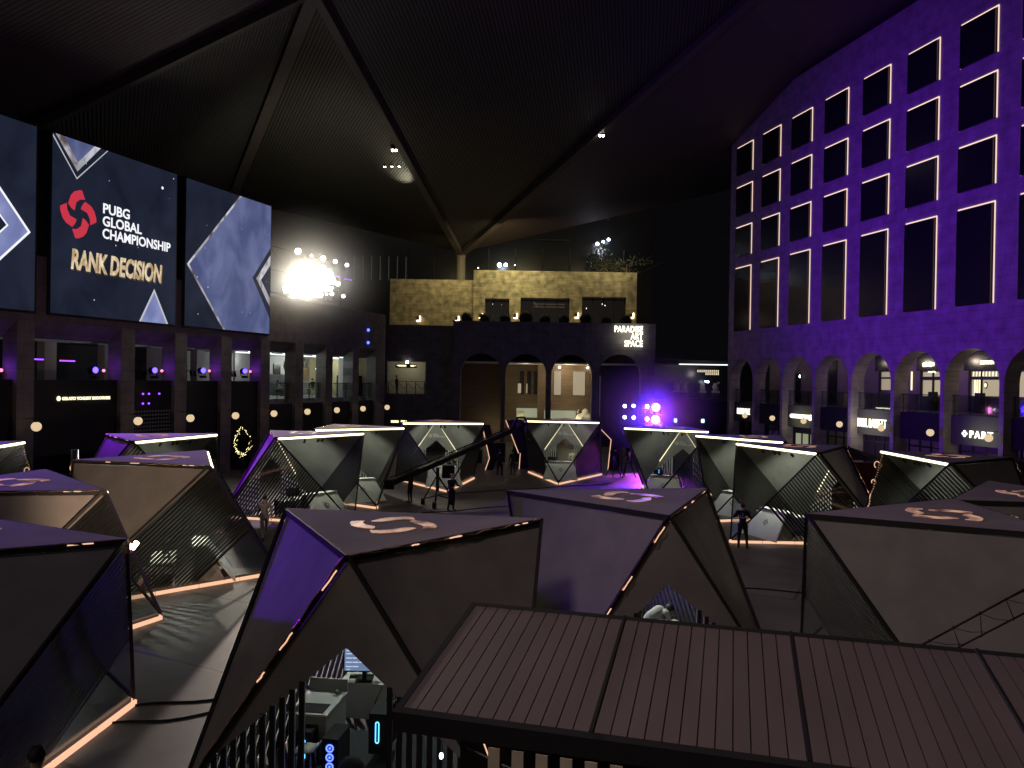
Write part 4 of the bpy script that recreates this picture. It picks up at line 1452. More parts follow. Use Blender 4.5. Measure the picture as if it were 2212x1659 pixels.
gold = empty('golden_building', (0, 84, 0), 0, 'golden lit stone storey with three dark windows above the arches', 'building')
o = MB()
wins = [(-2.96, -.42, 14.95), (.75, 5.9, 15.1), (7.2, 11.8, 15.3)]
o.box((-12.95, 0, 11.4), (-4.2, .8, 16.85))
xs = -4.2
for a, b, zt in wins:
    o.box((xs, -.15, 11.4), (a, .8, 17.9))
    o.box((a, -.15, zt), (b, .8, 17.9))
    xs = b
o.box((xs, -.15, 11.4), (12.9, .8, 17.9))
o.build('wall', 'gold_stone', gold)
for a, b, zt in wins:
    wo = MB().box((a + .04, .35, 11.6), (b - .04, .4, zt - .04)).build('window', 'dark_pane', gold)
    o = MB()
    n = 3 if b - a < 3 else 4
    for i in range(n + 1):
        x = a + .06 + i * (b - a - .12) / n
        o.box((x - .05, .25, 11.6), (x + .05, .35, zt - .02))
    o.box((a, .25, zt - .3), (b, .35, zt - .2))
    o.build('window_frame', 'black_metal', wo)
MB().box((-13, 4.5, 11.4), (13, 5, 17)).build('inner_wall', 'dark_wall', gold)
o = MB()
o.bar((2.2, 3.0, 14.75), (5.6, 3.0, 14.75), .10); o.bar((2.2, 3.0, 14.45), (5.6, 3.0, 14.45), .10); o.bar((2.0, 1.0, 15.0), (2.6, 3.2, 14.5), .08)
o.build('ceiling_coving_light', 'led_peach', gold)
for x, z in ((-1.3, 14.55), (7.9, 14.3), (9.6, 14.8), (9.9, 14.65), (-2.2, 14.6)):
    MB().ball((x, 2.4, z), .06, 8).build('downlight', 'lens_warm', gold)
for x, z in ((-9.95, 12.72), (-5.9, 12.78), (-3.41, 13.1), (.21, 13.16), (6.6, 13.31), (12.38, 13.4)):
    y = -.2 if x > -4 else -.05
    t = MB()
    t.box((x - .15, y - .12, z - .16), (x + .13, y, z + .2))
    lo = t.build('wall_lantern', 'dark_slat', gold)
    MB().box((x - .14, y - .15, z - .28), (x + .24, y - .02, z - .18)).box((x + .15, y - .15, z - .18), (x + .24, y - .02, z + .26)).build('lantern_glow', 'warm_pin', lo)
gbx = 'round clipped shrubs along the terrace edge'
posx = ['before the plain golden wall', 'left of the narrow golden window', 'under the narrow golden window', 'at the left end of the middle golden window', 'under the middle golden window, left of centre', 'under the right part of the middle golden window', 'left of the third golden window', 'at the right end of the third golden window', 'in the middle of the third golden window']
for x, s, lb in zip((-4.45, -2.7, -.75, 1.2, 3.05, 4.85, 6.95, 10.8, 8.9), (.62, .58, .58, .78, .56, .56, .66, .62, .5), posx):
    t = empty('clipped_shrub', (x, 76.6, 11.7), 0, 'dark clipped ball shrub ' + lb, 'shrub', gbx)
    rnd = random.Random(int(x * 10))
    o = MB()
    for i in range(420):
        d = Vector((rnd.gauss(0, 1), rnd.gauss(0, 1), rnd.gauss(0, 1))).normalized()
        p = d * s * rnd.uniform(.8, 1.05) + Vector((0, 0, s * .95))
        a = d.cross(Vector((rnd.random(), rnd.random(), rnd.random()))).normalized() * .07
        b = d.cross(a).normalized() * .05
        o.add([p + a, p + b, p - a, p - b], [(0, 1, 2, 3)])
    o.ball((0, 0, s * .95), s * .82, 12)
    o.build('foliage', 'leaf_dark', t)
    MB().tube([(0, 0, 0), (0, 0, s * .4)], .06, 8).build('stem', 'bark', t)

# dark hotel block behind, its lamps and lit shrubs
hb = empty('rear_hotel', (0, 98, 0), 0, 'nearly black glazed hotel block rising behind the golden storey', 'building')
MB().box((-30, 0, 0), (17, 14, 34)).build('wall', 'window_dark', hb)
for i in range(9):
    x = -13 + i * 3.3
    MB().box((x - .08, -.2, 15), (x + .08, -.02, 22.5)).build('mullion', 'dark_wall', hb)
for x in (7.4, 9.4, 11.4):
    MB().box((x, -.12, 26.2), (x + .07, -.05, 27.1)).build('window_slit', 'far_window_dim', hb)
for i in range(8):
    x = -20.6 + i * 1.05
    MB().box((x, -.12, 18.4), (x + .1, -.05, 21.3)).build('curtain_edge', 'far_window_dim', hb)
o = MB(); o.bar((2.6, -.4, 23.6), (6.8, -.4, 23.6), .12)
o.build('eave', 'dark_wall', hb)
gl2 = 'bright lamps on the dark block behind the golden storey'
for x, y, z, r, lb in ((-1.75, 96.6, 20.3, .26, 'left of two bright bluish lamps above the golden storey'), (-1.0, 96.6, 20.32, .22, 'right of two bright bluish lamps above the golden storey'), (.1, 96.6, 20.3, .06, 'tiny lamp right of the bright bluish pair'), (-4.3, 96.6, 19.9, .06, 'tiny lamp left of the bright bluish pair'),
                      (10.05, 97, 23.1, .20, 'lowest of three white lamps above the lit shrubs'), (10.75, 97, 23.35, .17, 'middle of three white lamps above the lit shrubs'), (11.4, 97, 23.65, .18, 'highest of three white lamps above the lit shrubs')):
    t = empty('flood_lamp', (x, y, z), 0, lb, 'lamp', gl2)
    MB().ball((0, 0, 0), r, 12).build('bulb', 'lens_cool', t)
    MB().box((-.04, 0, -.06), (.04, 1.4, 0)).build('arm', 'black_metal', t)
lamp('lamp_spill', 'POINT', (-1.4, 96, 20.3), 120, (.55, .7, 1), size=.3)
lamp('lamp_spill', 'POINT', (10.6, 95.8, 22.6), 260, (.8, .85, 1), size=.3)


def tree(name, p, h, rad, seed, label, n=900, spread=(1, 1, .8), leaf=.14, mt='leaf', trunk=.4):
    rnd = random.Random(seed)
    t = empty(name, p, 0, label, 'tree' if 'tree' in name else 'shrub')
    o = MB()
    o.tube([(0, 0, 0), (.1, 0, h * trunk), (.05, .1, h * .8)], .14, 8, r2=.04)
    tips = []
    for i in range(9):
        a = rnd.uniform(0, 2 * PI)
        z0 = h * rnd.uniform(trunk, .75)
        q = Vector((math.cos(a) * rad * rnd.uniform(.4, .8) * spread[0], math.sin(a) * rad * rnd.uniform(.4, .8), h * rnd.uniform(trunk + .1, 1)))
        o.tube([(0.05, 0, z0), ((q.x) * .5, q.y * .5, (z0 + q.z) * .5 + .1), q], .05, 5, r2=.012)
        tips.append(q)
    o.build('trunk', 'bark', t)
    o = MB()
    for i in range(n):
        q = rnd.choice(tips)
        d = Vector((rnd.gauss(0, 1) * spread[0], rnd.gauss(0, 1), rnd.gauss(0, 1) * spread[2])) * rad * .26
        c_ = q + d
        a = Vector((rnd.gauss(0, 1), rnd.gauss(0, 1), rnd.gauss(0, 1))).normalized()
        b = a.cross(Vector((rnd.gauss(0, 1), rnd.gauss(0, 1), rnd.gauss(0, 1)))).normalized()
        o.add([c_ + a * leaf, c_ + b * leaf * .4, c_ - a * leaf, c_ - b * leaf * .4], [(0, 1, 2, 3)])
    o.build('crown', mt, t)
    return t


tree('terrace_tree', (10.8, 94, 17.0), 5.4, 2.0, 4, 'sparse tree under the three white lamps, catching their light', 500, leaf=.2)
tree('terrace_shrub', (12.0, 85.6, 17.0), 2.6, 1.9, 8, 'spiky lit shrub on the right end of the golden roof', 420, (1.4, .6, .6), leaf=.2, trunk=.2)
lamp('shrub_lamp', 'SPOT', (12.2, 83.0, 18.4), 110, (1, .93, .66), aim=(12.0, 86.4, 19.2), size=.1, cone=100, blend=.8)
lamp('shrub_lamp', 'SPOT', (10.6, 91.5, 18.3), 160, (1, .92, .6), aim=(10.8, 94.2, 21), size=.1, cone=80, blend=.8)
# cable from the roof to the hotel
o = MB()
o.tube([(13.6, 85, 18.1), (17.5, 82, 20.1), (21.3, 78.9, 21.6)], .03, 5)
tag(o.build('overhead_cable', 'purple_tube' if False else 'black_metal'), 'thin cable running from the golden roof to the hotel corner', 'cable')

# far right gap: lit arcade beyond
far = empty('far_arcade', (16, 96, 0), 0, 'distant dark arcade seen through the gap left of the hotel', 'building')
MB().box((-2, 3, 0), (14, 4, 9.4)).build('wall', 'window_dark', far)
MB().box((-2, 0, 8.75), (14, 4, 9.2)).build('canopy', 'dark_wall', far)
MB().box((4.0, -.1, 8.62), (10.2, 0, 8.74)).build('canopy_light', 'cafe_strip', far)
MB().box((-2, .2, 4.3), (14, 3, 4.6)).build('deck', 'dark_wall', far)
o = MB(); o.bar((4.6, .1, 5.0), (10.5, .1, 5.0), .07); o.bar((5.8, .1, 4.72), (10.5, .1, 4.72), .09)
o.build('rail', 'dark_slat', far)
o = MB()
for i in range(11):
    for j in range(4):
        if i > 3 or j > 1:
            o.box((6.9 + i * .25, 2.9, 7.5 + j * .16), (7.02 + i * .25, 2.95, 7.6 + j * .16))
o.build('far_windows', 'far_window', far)
MB().box((7.5, 1.6, 6.52), (8.0, 1.7, 6.72)).build('ceiling_lamp', 'lens_cool', far)
for x, c_, lb in ((19.48, 'exit_green', 'square pale green lit sign right of the pink glare'), (22.72, 'exit_green', 'square pale cyan lit sign left of the hotel')):
    t = empty('lit_sign', (x, 95, 1.75), 0, lb, 'sign', 'small square lit signs in the gap')
    MB().box((-.18, -.05, 0), (.18, .05, .44)).build('panel', c_, t)
    MB().box((-.03, -.03, -1.75), (.03, .03, 0)).build('post', 'black_metal', t)
for x, lb in ((19.9, 'faint purple tinted sculpture nearest the pink glare'), (20.8, 'faint sculpture second from the pink glare'), (23.0, 'pale sculpture second from the hotel'), (24.6, 'pale sculpture nearest the hotel')):
    o = MB()
    o.ball((0, 0, .95), .34, 8, sq=(1, .5, .8)); o.ball((0, 0, .5), .42, 8, sq=(.9, .5, 1)); o.box((-.45, -.2, 0), (.45, .2, .25)); o.ball((.32, 0, 1.2), .16, 6); o.ball((-.25, 0, .7), .2, 6)
    q = o.build('sculpture', 'grey_cloth'); q.location = (x, 96.6, 5.3)
    tag(q, lb, 'sculpture', 'row of small pale sculptures on the far deck')
    pd_ = MB().box((-.35, -.25, -.7), (.35, .25, 0)).build('pedestal', 'dark_wall'); pd_.location = (x, 96.6, 5.3)
    tag(pd_, 'dark pedestal under the ' + lb, 'pedestal', 'pedestals on the far deck')
lamp('deck_lamp', 'POINT', (23, 95.2, 7.6), 60, (.9, .85, .9), size=.2)


# ------------------------------------------------------------ people
def person(label, p, rz, pose='stand', top='dark_fabric', legs='jeans', hair='hair', shoes='black', h=1.74, skin_m='skin', group=None, vox=.022, name='person', arms=None, cat='person'):
    """one continuous body: tapered limbs fused by a voxel remesh, materials by nearest limb"""
    J = {'pel': (0, 0, .95), 'wst': (0, 0, 1.10), 'chs': (0, -.01, 1.32), 'nck': (0, .005, 1.49), 'hd': (0, -.02, 1.63)}
    for s, q in ((-1, 'L'), (1, 'R')):
        J['sh' + q] = (s * .185, 0, 1.42); J['el' + q] = (s * .25, .03, 1.14); J['wr' + q] = (s * .26, -.08, .90); J['ha' + q] = (s * .255, -.12, .83)
        J['hp' + q] = (s * .09, 0, .92); J['kn' + q] = (s * .11, -.02, .50); J['an' + q] = (s * .12, .02, .09); J['to' + q] = (s * .14, -.16, .04)
    def mv(d):
        for k, v in d.items(): J[k] = v
    if pose == 'camera':
        mv({'elL': (-.30, -.10, 1.20), 'wrL': (-.14, -.30, 1.28), 'haL': (-.08, -.36, 1.30), 'elR': (.32, -.12, 1.22), 'wrR': (.16, -.32, 1.27), 'haR': (.10, -.38, 1.28), 'knL': (-.15, -.02, .5), 'anL': (-.18, .02, .09), 'toL': (-.22, -.15, .04), 'knR': (.12, -.03, .5), 'anR': (.14, 0, .09)})
    if pose == 'walk':
        mv({'knL': (-.10, -.20, .55), 'anL': (-.10, -.34, .12), 'toL': (-.10, -.52, .07), 'knR': (.10, .08, .50), 'anR': (.10, .40, .16), 'toR': (.10, .32, .03), 'elL': (-.24, .16, 1.18), 'wrL': (-.24, .10, .94), 'haL': (-.24, .06, .87), 'elR': (.24, -.08, 1.15), 'wrR': (.22, -.26, .98), 'haR': (.21, -.32, .93)})
    if pose == 'sit':
        mv({'pel': (0, 0, .52), 'wst': (0, .02, .68), 'chs': (0, 0, .90), 'nck': (0, -.02, 1.07), 'hd': (0, -.06, 1.21)})
        for s, q in ((-1, 'L'), (1, 'R')):
            mv({'sh' + q: (s * .18, 0, 1.0), 'el' + q: (s * .26, -.10, .76), 'wr' + q: (s * .17, -.33, .74), 'ha' + q: (s * .13, -.40, .74), 'hp' + q: (s * .09, 0, .50), 'kn' + q: (s * .13, -.42, .50), 'an' + q: (s * .13, -.38, .09), 'to' + q: (s * .13, -.56, .04)})
    if pose == 'stoop':
        mv({'wst': (0, -.06, 1.08), 'chs': (.0, -.30, 1.18), 'nck': (0, -.46, 1.18), 'hd': (0, -.60, 1.17), 'shL': (-.18, -.38, 1.19), 'shR': (.18, -.38, 1.19), 'elL': (-.26, -.46, .93), 'wrL': (-.18, -.62, .80), 'haL': (-.16, -.68, .78), 'elR': (.26, -.46, .93), 'wrR': (.2, -.64, .80), 'haR': (.18, -.70, .78)})
    if pose == 'push':
        mv({'elL': (-.26, -.14, 1.18), 'wrL': (-.22, -.38, 1.16), 'haL': (-.20, -.46, 1.16), 'elR': (.26, -.14, 1.20), 'wrR': (.22, -.38, 1.20), 'haR': (.20, -.46, 1.20), 'knL': (-.16, -.05, .5), 'anL': (-.2, .02, .09), 'toL': (-.22, -.15, .04)})
    if arms: mv(arms)
    J = {k: Vector(v) for k, v in J.items()}
    seg = [('pel', 'wst', .145, .130, 0), ('wst', 'chs', .130, .155, 0), ('chs', 'nck', .135, .060, 0), ('nck', 'hd', .055, .055, 2), ('hpL', 'hpR', .115, .115, 1), ('shL', 'shR', .075, .075, 0)]
    for q in 'LR':
        seg += [('sh' + q, 'el' + q, .062, .048, 0), ('el' + q, 'wr' + q, .046, .032, 0), ('wr' + q, 'ha' + q, .030, .036, 2), ('hp' + q, 'kn' + q, .098, .068, 1), ('kn' + q, 'an' + q, .062, .044, 1), ('an' + q, 'to' + q, .046, .034, 3)]
    mb = MB()
    for a, b, ra, rb, _ in seg:
        pa, pb = J[a], J[b]
        mb.tube([lerp(pa, pb, t / 4) for t in range(5)], ra, 10, r2=rb)
        mb.ball(pa, ra * .98, 10)
        mb.ball(pb, rb * .98, 10)
    hd = J['hd']
    fwd = Vector((0, -1, 0))
    if pose == 'stoop': fwd = Vector((0, -.5, -.85))
    mb.ball(hd + Vector((0, 0, .03)), .105, 14, sq=(.86, .98, 1.12))
    mb.ball(hd + fwd * .035 + Vector((0, 0, -.045)), .07, 10, sq=(.85, 1, 1))
    mb.ball(hd + fwd * .105 + Vector((0, 0, -.005)), .016, 6)
    for s in (-1, 1):
        mb.ball(hd + Vector((s * .09, .01, .0)), .022, 6, sq=(.5, .8, 1.3))
    tmp = mb.build('tmp_body', 'skin')
    md = tmp.modifiers.new('r', 'REMESH'); md.mode = 'VOXEL'; md.voxel_size = vox
    sm = tmp.modifiers.new('s', 'SMOOTH'); sm.iterations = 3; sm.factor = .5
    dg = bpy.context.evaluated_depsgraph_get()
    me = bpy.data.meshes.new_from_object(tmp.evaluated_get(dg))
    bpy.data.objects.remove(tmp)
    me.materials.clear()
    mats = [top, legs, skin_m, shoes]
    for q in mats: me.materials.append(M[q])
    segs = [(J[a], J[b], mi) for a, b, _, _, mi in seg]
    for poly in me.polygons:
        c_ = poly.center
        best, bm_ = 9, 0
        for a, b, mi in segs:
            d = b - a
            t = max(0, min(1, (c_ - a).dot(d) / max(1e-6, d.dot(d))))
            dist = (c_ - (a + d * t)).length
            if dist < best: best, bm_ = dist, mi
        if (c_ - hd).length < .15: bm_ = 2
        if bm_ == 0 and c_.z < J['pel'].z - .04 and pose != 'stoop': bm_ = 1
        poly.material_index = bm_
        poly.use_smooth = True
    body = bpy.data.objects.new('body', me)
    col.objects.link(body)
    root = empty(name, p, rz, label, cat, group)
    root.scale = (h / 1.74,) * 3
    body.parent = root
    # fingers and thumb
    o = MB()
    for q, s in (('L', -1), ('R', 1)):
        d = (J['ha' + q] - J['wr' + q]).normalized()
        side = d.cross(Vector((0, 0, 1))).normalized() if abs(d.z) < .8 else d.cross(Vector((1, 0, 0))).normalized()
        nrm = d.cross(side)
        if nrm.z > 0: nrm = -nrm
        for k, L in enumerate((.062, .074, .078, .070)):
            b0 = J['ha' + q] + d * .028 + side * (-.027 + .018 * k)
            o.tube([b0, b0 + d * L * .5, b0 + d * L * .85 + nrm * .018, b0 + d * L + nrm * .036], .0085, 6, r2=.0065)
        b0 = J['ha' + q] + side * .034 * -s
        o.tube([b0 - d * .01, b0 + side * .02 * -s + d * .025, b0 + side * .022 * -s + d * .055 + nrm * .01], .010, 6, r2=.008)
    o.build('fingers', skin_m, root)
    # hair and eyes
    o = MB()
    back = -fwd
    c_ = hd + Vector((0, 0, .045)) + back * .018
    vs, fs = [], []
    n1, n2 = 8, 14
    o.ball(c_, .108, 14, sq=(.92, 1.0, 1.05))
    ho = o.build('hair', hair, root)
    bm = bmesh.new(); bm.from_mesh(ho.data)
    kill = [v for v in bm.verts if (v.co - hd).dot(fwd) > .035 and (v.co - hd).z < .085 or (v.co - hd).z < -.04]
    bmesh.ops.delete(bm, geom=kill, context='VERTS')
    bm.to_mesh(ho.data); bm.free()
    if skin_m == 'skin':
        for s in (-1, 1):
            MB().ball(hd + fwd * .088 + Vector((s * .034, 0, .018)), .011, 6).build('eye', 'black', root)
        MB().ball(hd + fwd * .098 + Vector((0, 0, -.048)), .014, 6, sq=(1.6, .5, .5)).build('mouth', 'red_cloth', root)
    return root


gp = 'people round the booths'
pm = person('person in black jacket with a white back print holding a camera by the lit slats', (9.05, 31.07, 0), R(165), 'camera', 'black', 'dark_fabric', h=1.78, vox=.018)
o = MB()
pts = [(.10 * math.cos(a), .158, 1.32 + .10 * math.sin(a)) for a in [PI + i * PI / 10 for i in range(11)]]
o.tube(pts, .018, 6)
o.tube([(0, .16, 1.26), (0, .16, 1.40)], .014, 6)
o.build('jacket_print', 'slat_white', pm)
cm = empty('handheld_camera', (9.05 + .10, 31.07 + .45, 1.34), R(165), 'black video camera held by the person in the printed jacket', 'camera')
MB().box((-.07, -.16, -.06), (.07, .14, .09)).build('body', 'black', cm)
MB().tube([(0, -.16, .02), (0, -.28, .02)], .04, 12).build('lens', 'black_metal', cm)
person('person in a pale shirt walking past the slats at the left', (-9.6, 31.3, 0), R(205), 'walk', 'grey_cloth', 'grey_cloth', h=1.74)
person('dark dressed operator at the tail of the camera crane', (-5.15, 41.3, 0), R(-60), 'push', 'black', 'dark_fabric', h=1.72)
person('dark dressed operator beside the crane dolly', (-2.85, 39.0, 0), R(40), 'push', 'black', 'black', h=1.8)
person('left of two dark people standing behind the crane', (-.75, 53.6, 0), R(160), 'push', 'black', 'black', h=1.75)
person('right of two dark people standing behind the crane, in jeans', (.15, 53.8, 0), R(200), 'stand', 'black', 'jeans', h=1.75)
pc1 = inb('C', (.62, 2.15, .16))
person('player in a cream shirt seated in the centre booth', pc1, brot('C') + 0, 'push', 'cream_cloth', 'dark_fabric', h=1.68)
person('player bending over inside the booth behind the crane', inb('C2', (.75, 1.9, .16)), brot('C2'), 'stoop', 'dark_fabric', 'dark_fabric')
ps = person('person in a cream tee shirt stooping behind the gable opening', (3.10, 17.75, .16), R(112), 'stoop', 'white_cloth', 'dark_fabric', vox=.018, h=1.7)
person('person with only a dark head and shoulders showing at the lower left corner', (-5.82, 9.9, 0), R(170), 'stand', 'black', 'black', h=1.76)
q = LP(29.5, 3.6, 4.95)
person('dark haired guest seated at the bright cafe table', q, LH + PI * .95, 'sit', 'black', 'dark_fabric')
q2 = LP(25.8, 4.5, 4.76)
person('guest in yellow seated in the cafe bay with the doorway', q2, LH + PI * .4, 'sit', 'cream_cloth', 'dark_fabric')
t = empty('cafe_table', LP(27.6, 2.5, 4.76), LH, 'glass cafe table before the seated guest', 'table')
MB().box((-.8, -.35, .70), (.8, .35, .74)).build('table_top', 'white_laminate', t)
for a in (-.7, .7):
    for b in (-.3, .3):
        MB().tube([(a, b, 0), (a * .8, b, .7)], .02, 6).build('leg', 'steel', t)
person('dark figure standing behind the chains in the lit opening', (-11.0, 76.2, 4.94), R(95), 'stand', 'dark_fabric', 'dark_fabric', h=1.75)
st2 = empty('statue', (7.35, 80.0, .2), 0, 'cream stone torso of a huge seated figure above the centre booth', 'statue')
o = MB()
o.ball((0, 0, 2.25), .95, 16, sq=(1, .7, .9)); o.ball((0, -.02, 3.15), .34, 14, sq=(.95, 1, 1.1)); o.ball((-.02, .05, 2.75), .5, 12, sq=(1.3, .8, .7))
for s in (-1, 1):
    o.ball((s * .55, 0, 2.62), .36, 12); o.ball((s * .78, -.1, 2.25), .33, 12); o.ball((s * .6, -.35, 1.95), .3, 10); o.ball((s * .3, -.5, 2.5), .3, 10)
o.box((-1.1, -.6, .0), (1.1, .6, 1.6))
tmp = o.build('tmp', 'cream_stone')
md = tmp.modifiers.new('r', 'REMESH'); md.mode = 'VOXEL'; md.voxel_size = .06
sm = tmp.modifiers.new('s', 'SMOOTH'); sm.iterations = 4
me = bpy.data.meshes.new_from_object(tmp.evaluated_get(bpy.context.evaluated_depsgraph_get()))
bpy.data.objects.remove(tmp)
for pl_ in me.polygons: pl_.use_smooth = True
so = bpy.data.objects.new('torso', me); col.objects.link(so); so.parent = st2
lamp('statue_lamp', 'SPOT', (6.8, 77.0, 5.5), 220, (1, .92, .68), aim=(7.3, 80, 2.9), size=.1, cone=35, blend=.6)
bl = MB().ball((6.68, 79.3, 3.45), .2, 12).build('blue_ball', 'steel')
tag(bl, 'small shiny blue ball beside the head of the stone torso', 'ball')

# ------------------------------------------------------------ camera crane
cr = empty('camera_crane', (-3.68, 40.4, 0), 0, 'long black camera crane on a wheeled dolly in the middle of the plaza', 'camera crane')
piv = Vector((0, 0, 1.95))
D2 = lambda v: Vector(v) - Vector((-3.68, 40.4, 0))
tail = D2((-5.9, 39.2, 1.25)); tip = D2((.0, 45.5, 3.55))
dirn = (tip - tail).normalized()
o = MB(); o.bar(tail, tip, .22, .26); o.bar(tail + Vector((0, 0, .3)), tip + Vector((0, 0, .22)), .05)
for i in range(9):
    a = lerp(tail, tip, i / 9); o.bar(a + Vector((0, 0, .1)), lerp(tail, tip, (i + .5) / 9) + Vector((0, 0, .28)), .03)
o.build('boom', 'black_metal', cr)
o = MB(); o.tube([(0, 0, .75), piv], .09, 10)
for a in range(3):
    an = a * 2 * PI / 3 + .5
    q = Vector((math.cos(an) * .85, math.sin(an) * .85, .30))
    o.tube([(0, 0, 1.6), q], .035, 6); o.tube([(0, 0, .55), q], .03, 6)
o.build('pedestal', 'black_metal', cr)
for a in range(3):
    an = a * 2 * PI / 3 + .5
    q = Vector((math.cos(an) * .85, math.sin(an) * .85, .17))
    o = MB(); o.tube([q + Vector((-.05, 0, 0)), q + Vector((.05, 0, 0))], .17, 14); o.tube([q + Vector((-.14, .1, 0)), q + Vector((-.04, .1, 0))], .17, 14)
    o.build('wheel', 'black', cr)
MB().box(tail + Vector((-.25, -.2, -.25)), tail + Vector((.2, .2, .2))).build('counterweight', 'black', cr)
MB().box((.25, -.25, 1.45), (.85, .15, 2.1)).build('monitor_hood', 'black', cr)
o = MB()
o.tube([tip, tip + Vector((.1, .1, .35)), tip + Vector((.35, .1, .75)), tip + Vector((.75, .1, .75)), tip + Vector((.95, .1, .3))], .07, 8)
o.ball(tip + Vector((.55, .1, .35)), .26, 12, sq=(1.2, 1, .8)); o.tube([tip + Vector((.5, 0, .3)), tip + Vector((.45, -.4, .25))], .13, 10)
o.build('camera_head', 'black', cr)


def tripod_cam(p, rz, label, s=1.0):
    t = empty('tripod_camera', p, rz, label, 'camera', 'cameras on tripods near the blue stage light')
    t.scale = (s,) * 3
    for a in range(3):
        an = a * 2 * PI / 3
        MB().tube([(0, 0, 1.2), (math.cos(an) * .5, math.sin(an) * .5, 0)], .03, 6).build('leg', 'black_metal', t)
    MB().box((-.1, -.3, 1.25), (.1, .28, 1.52)).build('body', 'black', t)
    MB().tube([(0, -.3, 1.38), (0, -.52, 1.38)], .08, 12).build('lens', 'black_metal', t)
    MB().box((-.14, .02, 1.52), (.14, .06, 1.74)).build('viewfinder', 'lens_cool' if False else 'black_metal', t)
    return t


tripod_cam((7.0, 54.5, 0), R(20), 'tripod camera nearest the centre booth on the blue floor', 1.15)
tripod_cam((7.9, 54.0, 0), R(-15), 'tripod camera in front of the blue-lit booth', 1.15)


# bent portal frames with light edges
def portal(p, rz, label, pts, w=.9):
    t = empty('stage_portal', p, rz, label, 'stage frame', 'tall bent black stage frames with light edges')
    o = MB()
    for a, b in zip(pts[:-1], pts[1:]):
        o.slab([(a[0], 0, a[1]), (b[0], 0, b[1]), (b[0] + w, 0, b[1]), (a[0] + w, 0, a[1])], (0, .5, 0))
    o.build('panel', 'black', t)
    o = MB()
    for a, b in zip(pts[:-1], pts[1:]):
        o.bar((a[0], -.02, a[1]), (b[0], -.02, b[1]), .05)
    o.build('edge_light', 'led_peach', t)
    return t


portal((-1.8, 57.0, 0), 0, 'bent frame with light edge just right of the booth behind the crane', [(0, 0), (.28, .85), (-.28, 3.2)], .55)
portal((-.35, 57.4, 0), 0, 'dark leaning frame directly behind the crane camera head', [(.9, 1.2), (-.05, 3.55)], .75)
portal((.62, 58.0, 0), 0, 'bent frame with light edge left of the centre booth', [(.0, 0), (.12, 2.2), (-.75, 3.55)], .9)
portal((7.15, 58.4, 0), 0, 'bent frame with pink light edge right of the centre booth', [(-.05, 0), (.15, 2.2), (-.75, 3.1)], .75)
# low scaffold tower left of the blue floor
t = empty('lighting_truss', (8.0, 57.6, 0), 0, 'low black truss with hanging lamps right of the centre booth', 'truss')
o = MB()
for x in (0, 1.7):
    o.bar((x, 0, 0), (x, 0, 3.3), .08)
o.bar((-.3, 0, 3.3), (2.2, 0, 3.3), .08); o.bar((-.3, 0, 3.05), (2.2, 0, 3.05), .05)
o.build('frame', 'black_metal', t)
for x in (.1, .5, 1.2, 1.6):
    MB().tube([(x, 0, 3.0), (x, -.1, 2.7)], .11, 8).build('lamp_head', 'steel', t)
# dark equipment boxes behind
rnd = random.Random(9)
for i, (x, y, sx_, sz) in enumerate(((-2.9, 61, 1.5, 1.1), (-1.0, 62, 1.2, 1.6), (1.0, 62, 1.6, 1.3), (2.9, 61.5, 1.2, 1.0))):
    t = empty('flight_case', (x, y, 0), rnd.uniform(-.2, .2), 'dark flight case behind the stage frames, ' + ['leftmost', 'second from the left', 'third from the left', 'rightmost'][i] + ' of four', 'case', 'dark flight cases behind the stage')
    MB().box((-sx_ / 2, -.4, .1), (sx_ / 2, .4, sz)).build('box', 'black', t)
    o = MB()
    for a in (-1, 1):
        o.bar((a * sx_ / 2, -.41, .1), (a * sx_ / 2, -.41, sz), .05)
    o.bar((-sx_ / 2, -.41, sz), (sx_ / 2, -.41, sz), .05)
    o.build('edging', 'steel', t)

# fairy light ring, post, dark parasols and car at the right
t = empty('fairy_light_ring', (-15.1, 45.0, .95), 0, 'ring of tiny yellow fairy lights behind the violet-backed booth', 'light ring')
rnd = random.Random(6)
o = MB(); o.tube([(.42 * math.cos(i * PI / 12), 0, 1.75 + .72 * math.sin(i * PI / 12)) for i in range(25)], .05, 6); o.tube([(0, 0, 0), (0, 0, 1.05)], .05, 8)
o.build('hoop', 'black_metal', t)
o = MB()
for i in range(110):
    a = rnd.gauss(PI * 1.1, 1.4)
    o.ball(((.42 + rnd.gauss(0, .07)) * math.cos(a), rnd.gauss(-.06, .06), 1.75 + (.72 + rnd.gauss(0, .08)) * math.sin(a)), .017, 5)
o.build('fairy_lights', 'fairy', t)
t = MB(); t.tube([(-16.9, 31.0, 0), (-16.9, 31.0, 3.45)], .14, 16)
tag(t.build('speaker_column', 'steel'), 'slim grey post between the two left-hand booths', 'post')
car = empty('parked_car', (20.6, 37.5, 0), R(8), 'dark parked car with pale see-through windows below the black board', 'car')
o = MB()
prof = [(-2.2, .45), (-2.25, .8), (-1.9, 1.0), (-1.35, 1.05), (-.75, 1.55), (.45, 1.62), (1.15, 1.15), (2.0, 1.0), (2.2, .8), (2.2, .4)]
o.slab([(x, -.85, z * 1.0) for x, z in prof], (0, 1.7, 0))
o.build('body', 'black', car)
MB().slab([(-1.15, -.865, 1.1), (-.72, -.865, 1.48), (-.15, -.865, 1.52), (-.15, -.865, 1.1)], (0, -.01, 0)).build('window', 'cafe_wall', car)
MB().slab([(-.05, -.865, 1.1), (-.05, -.865, 1.52), (.42, -.865, 1.54), (.95, -.865, 1.12)], (0, -.01, 0)).build('window', 'cafe_wall', car)
for x in (-1.4, 1.4):
    MB().tube([(x, -.87, .34), (x, -.65, .34)], .34, 20).build('wheel', 'black_metal', car)
car.location.z = 1.0
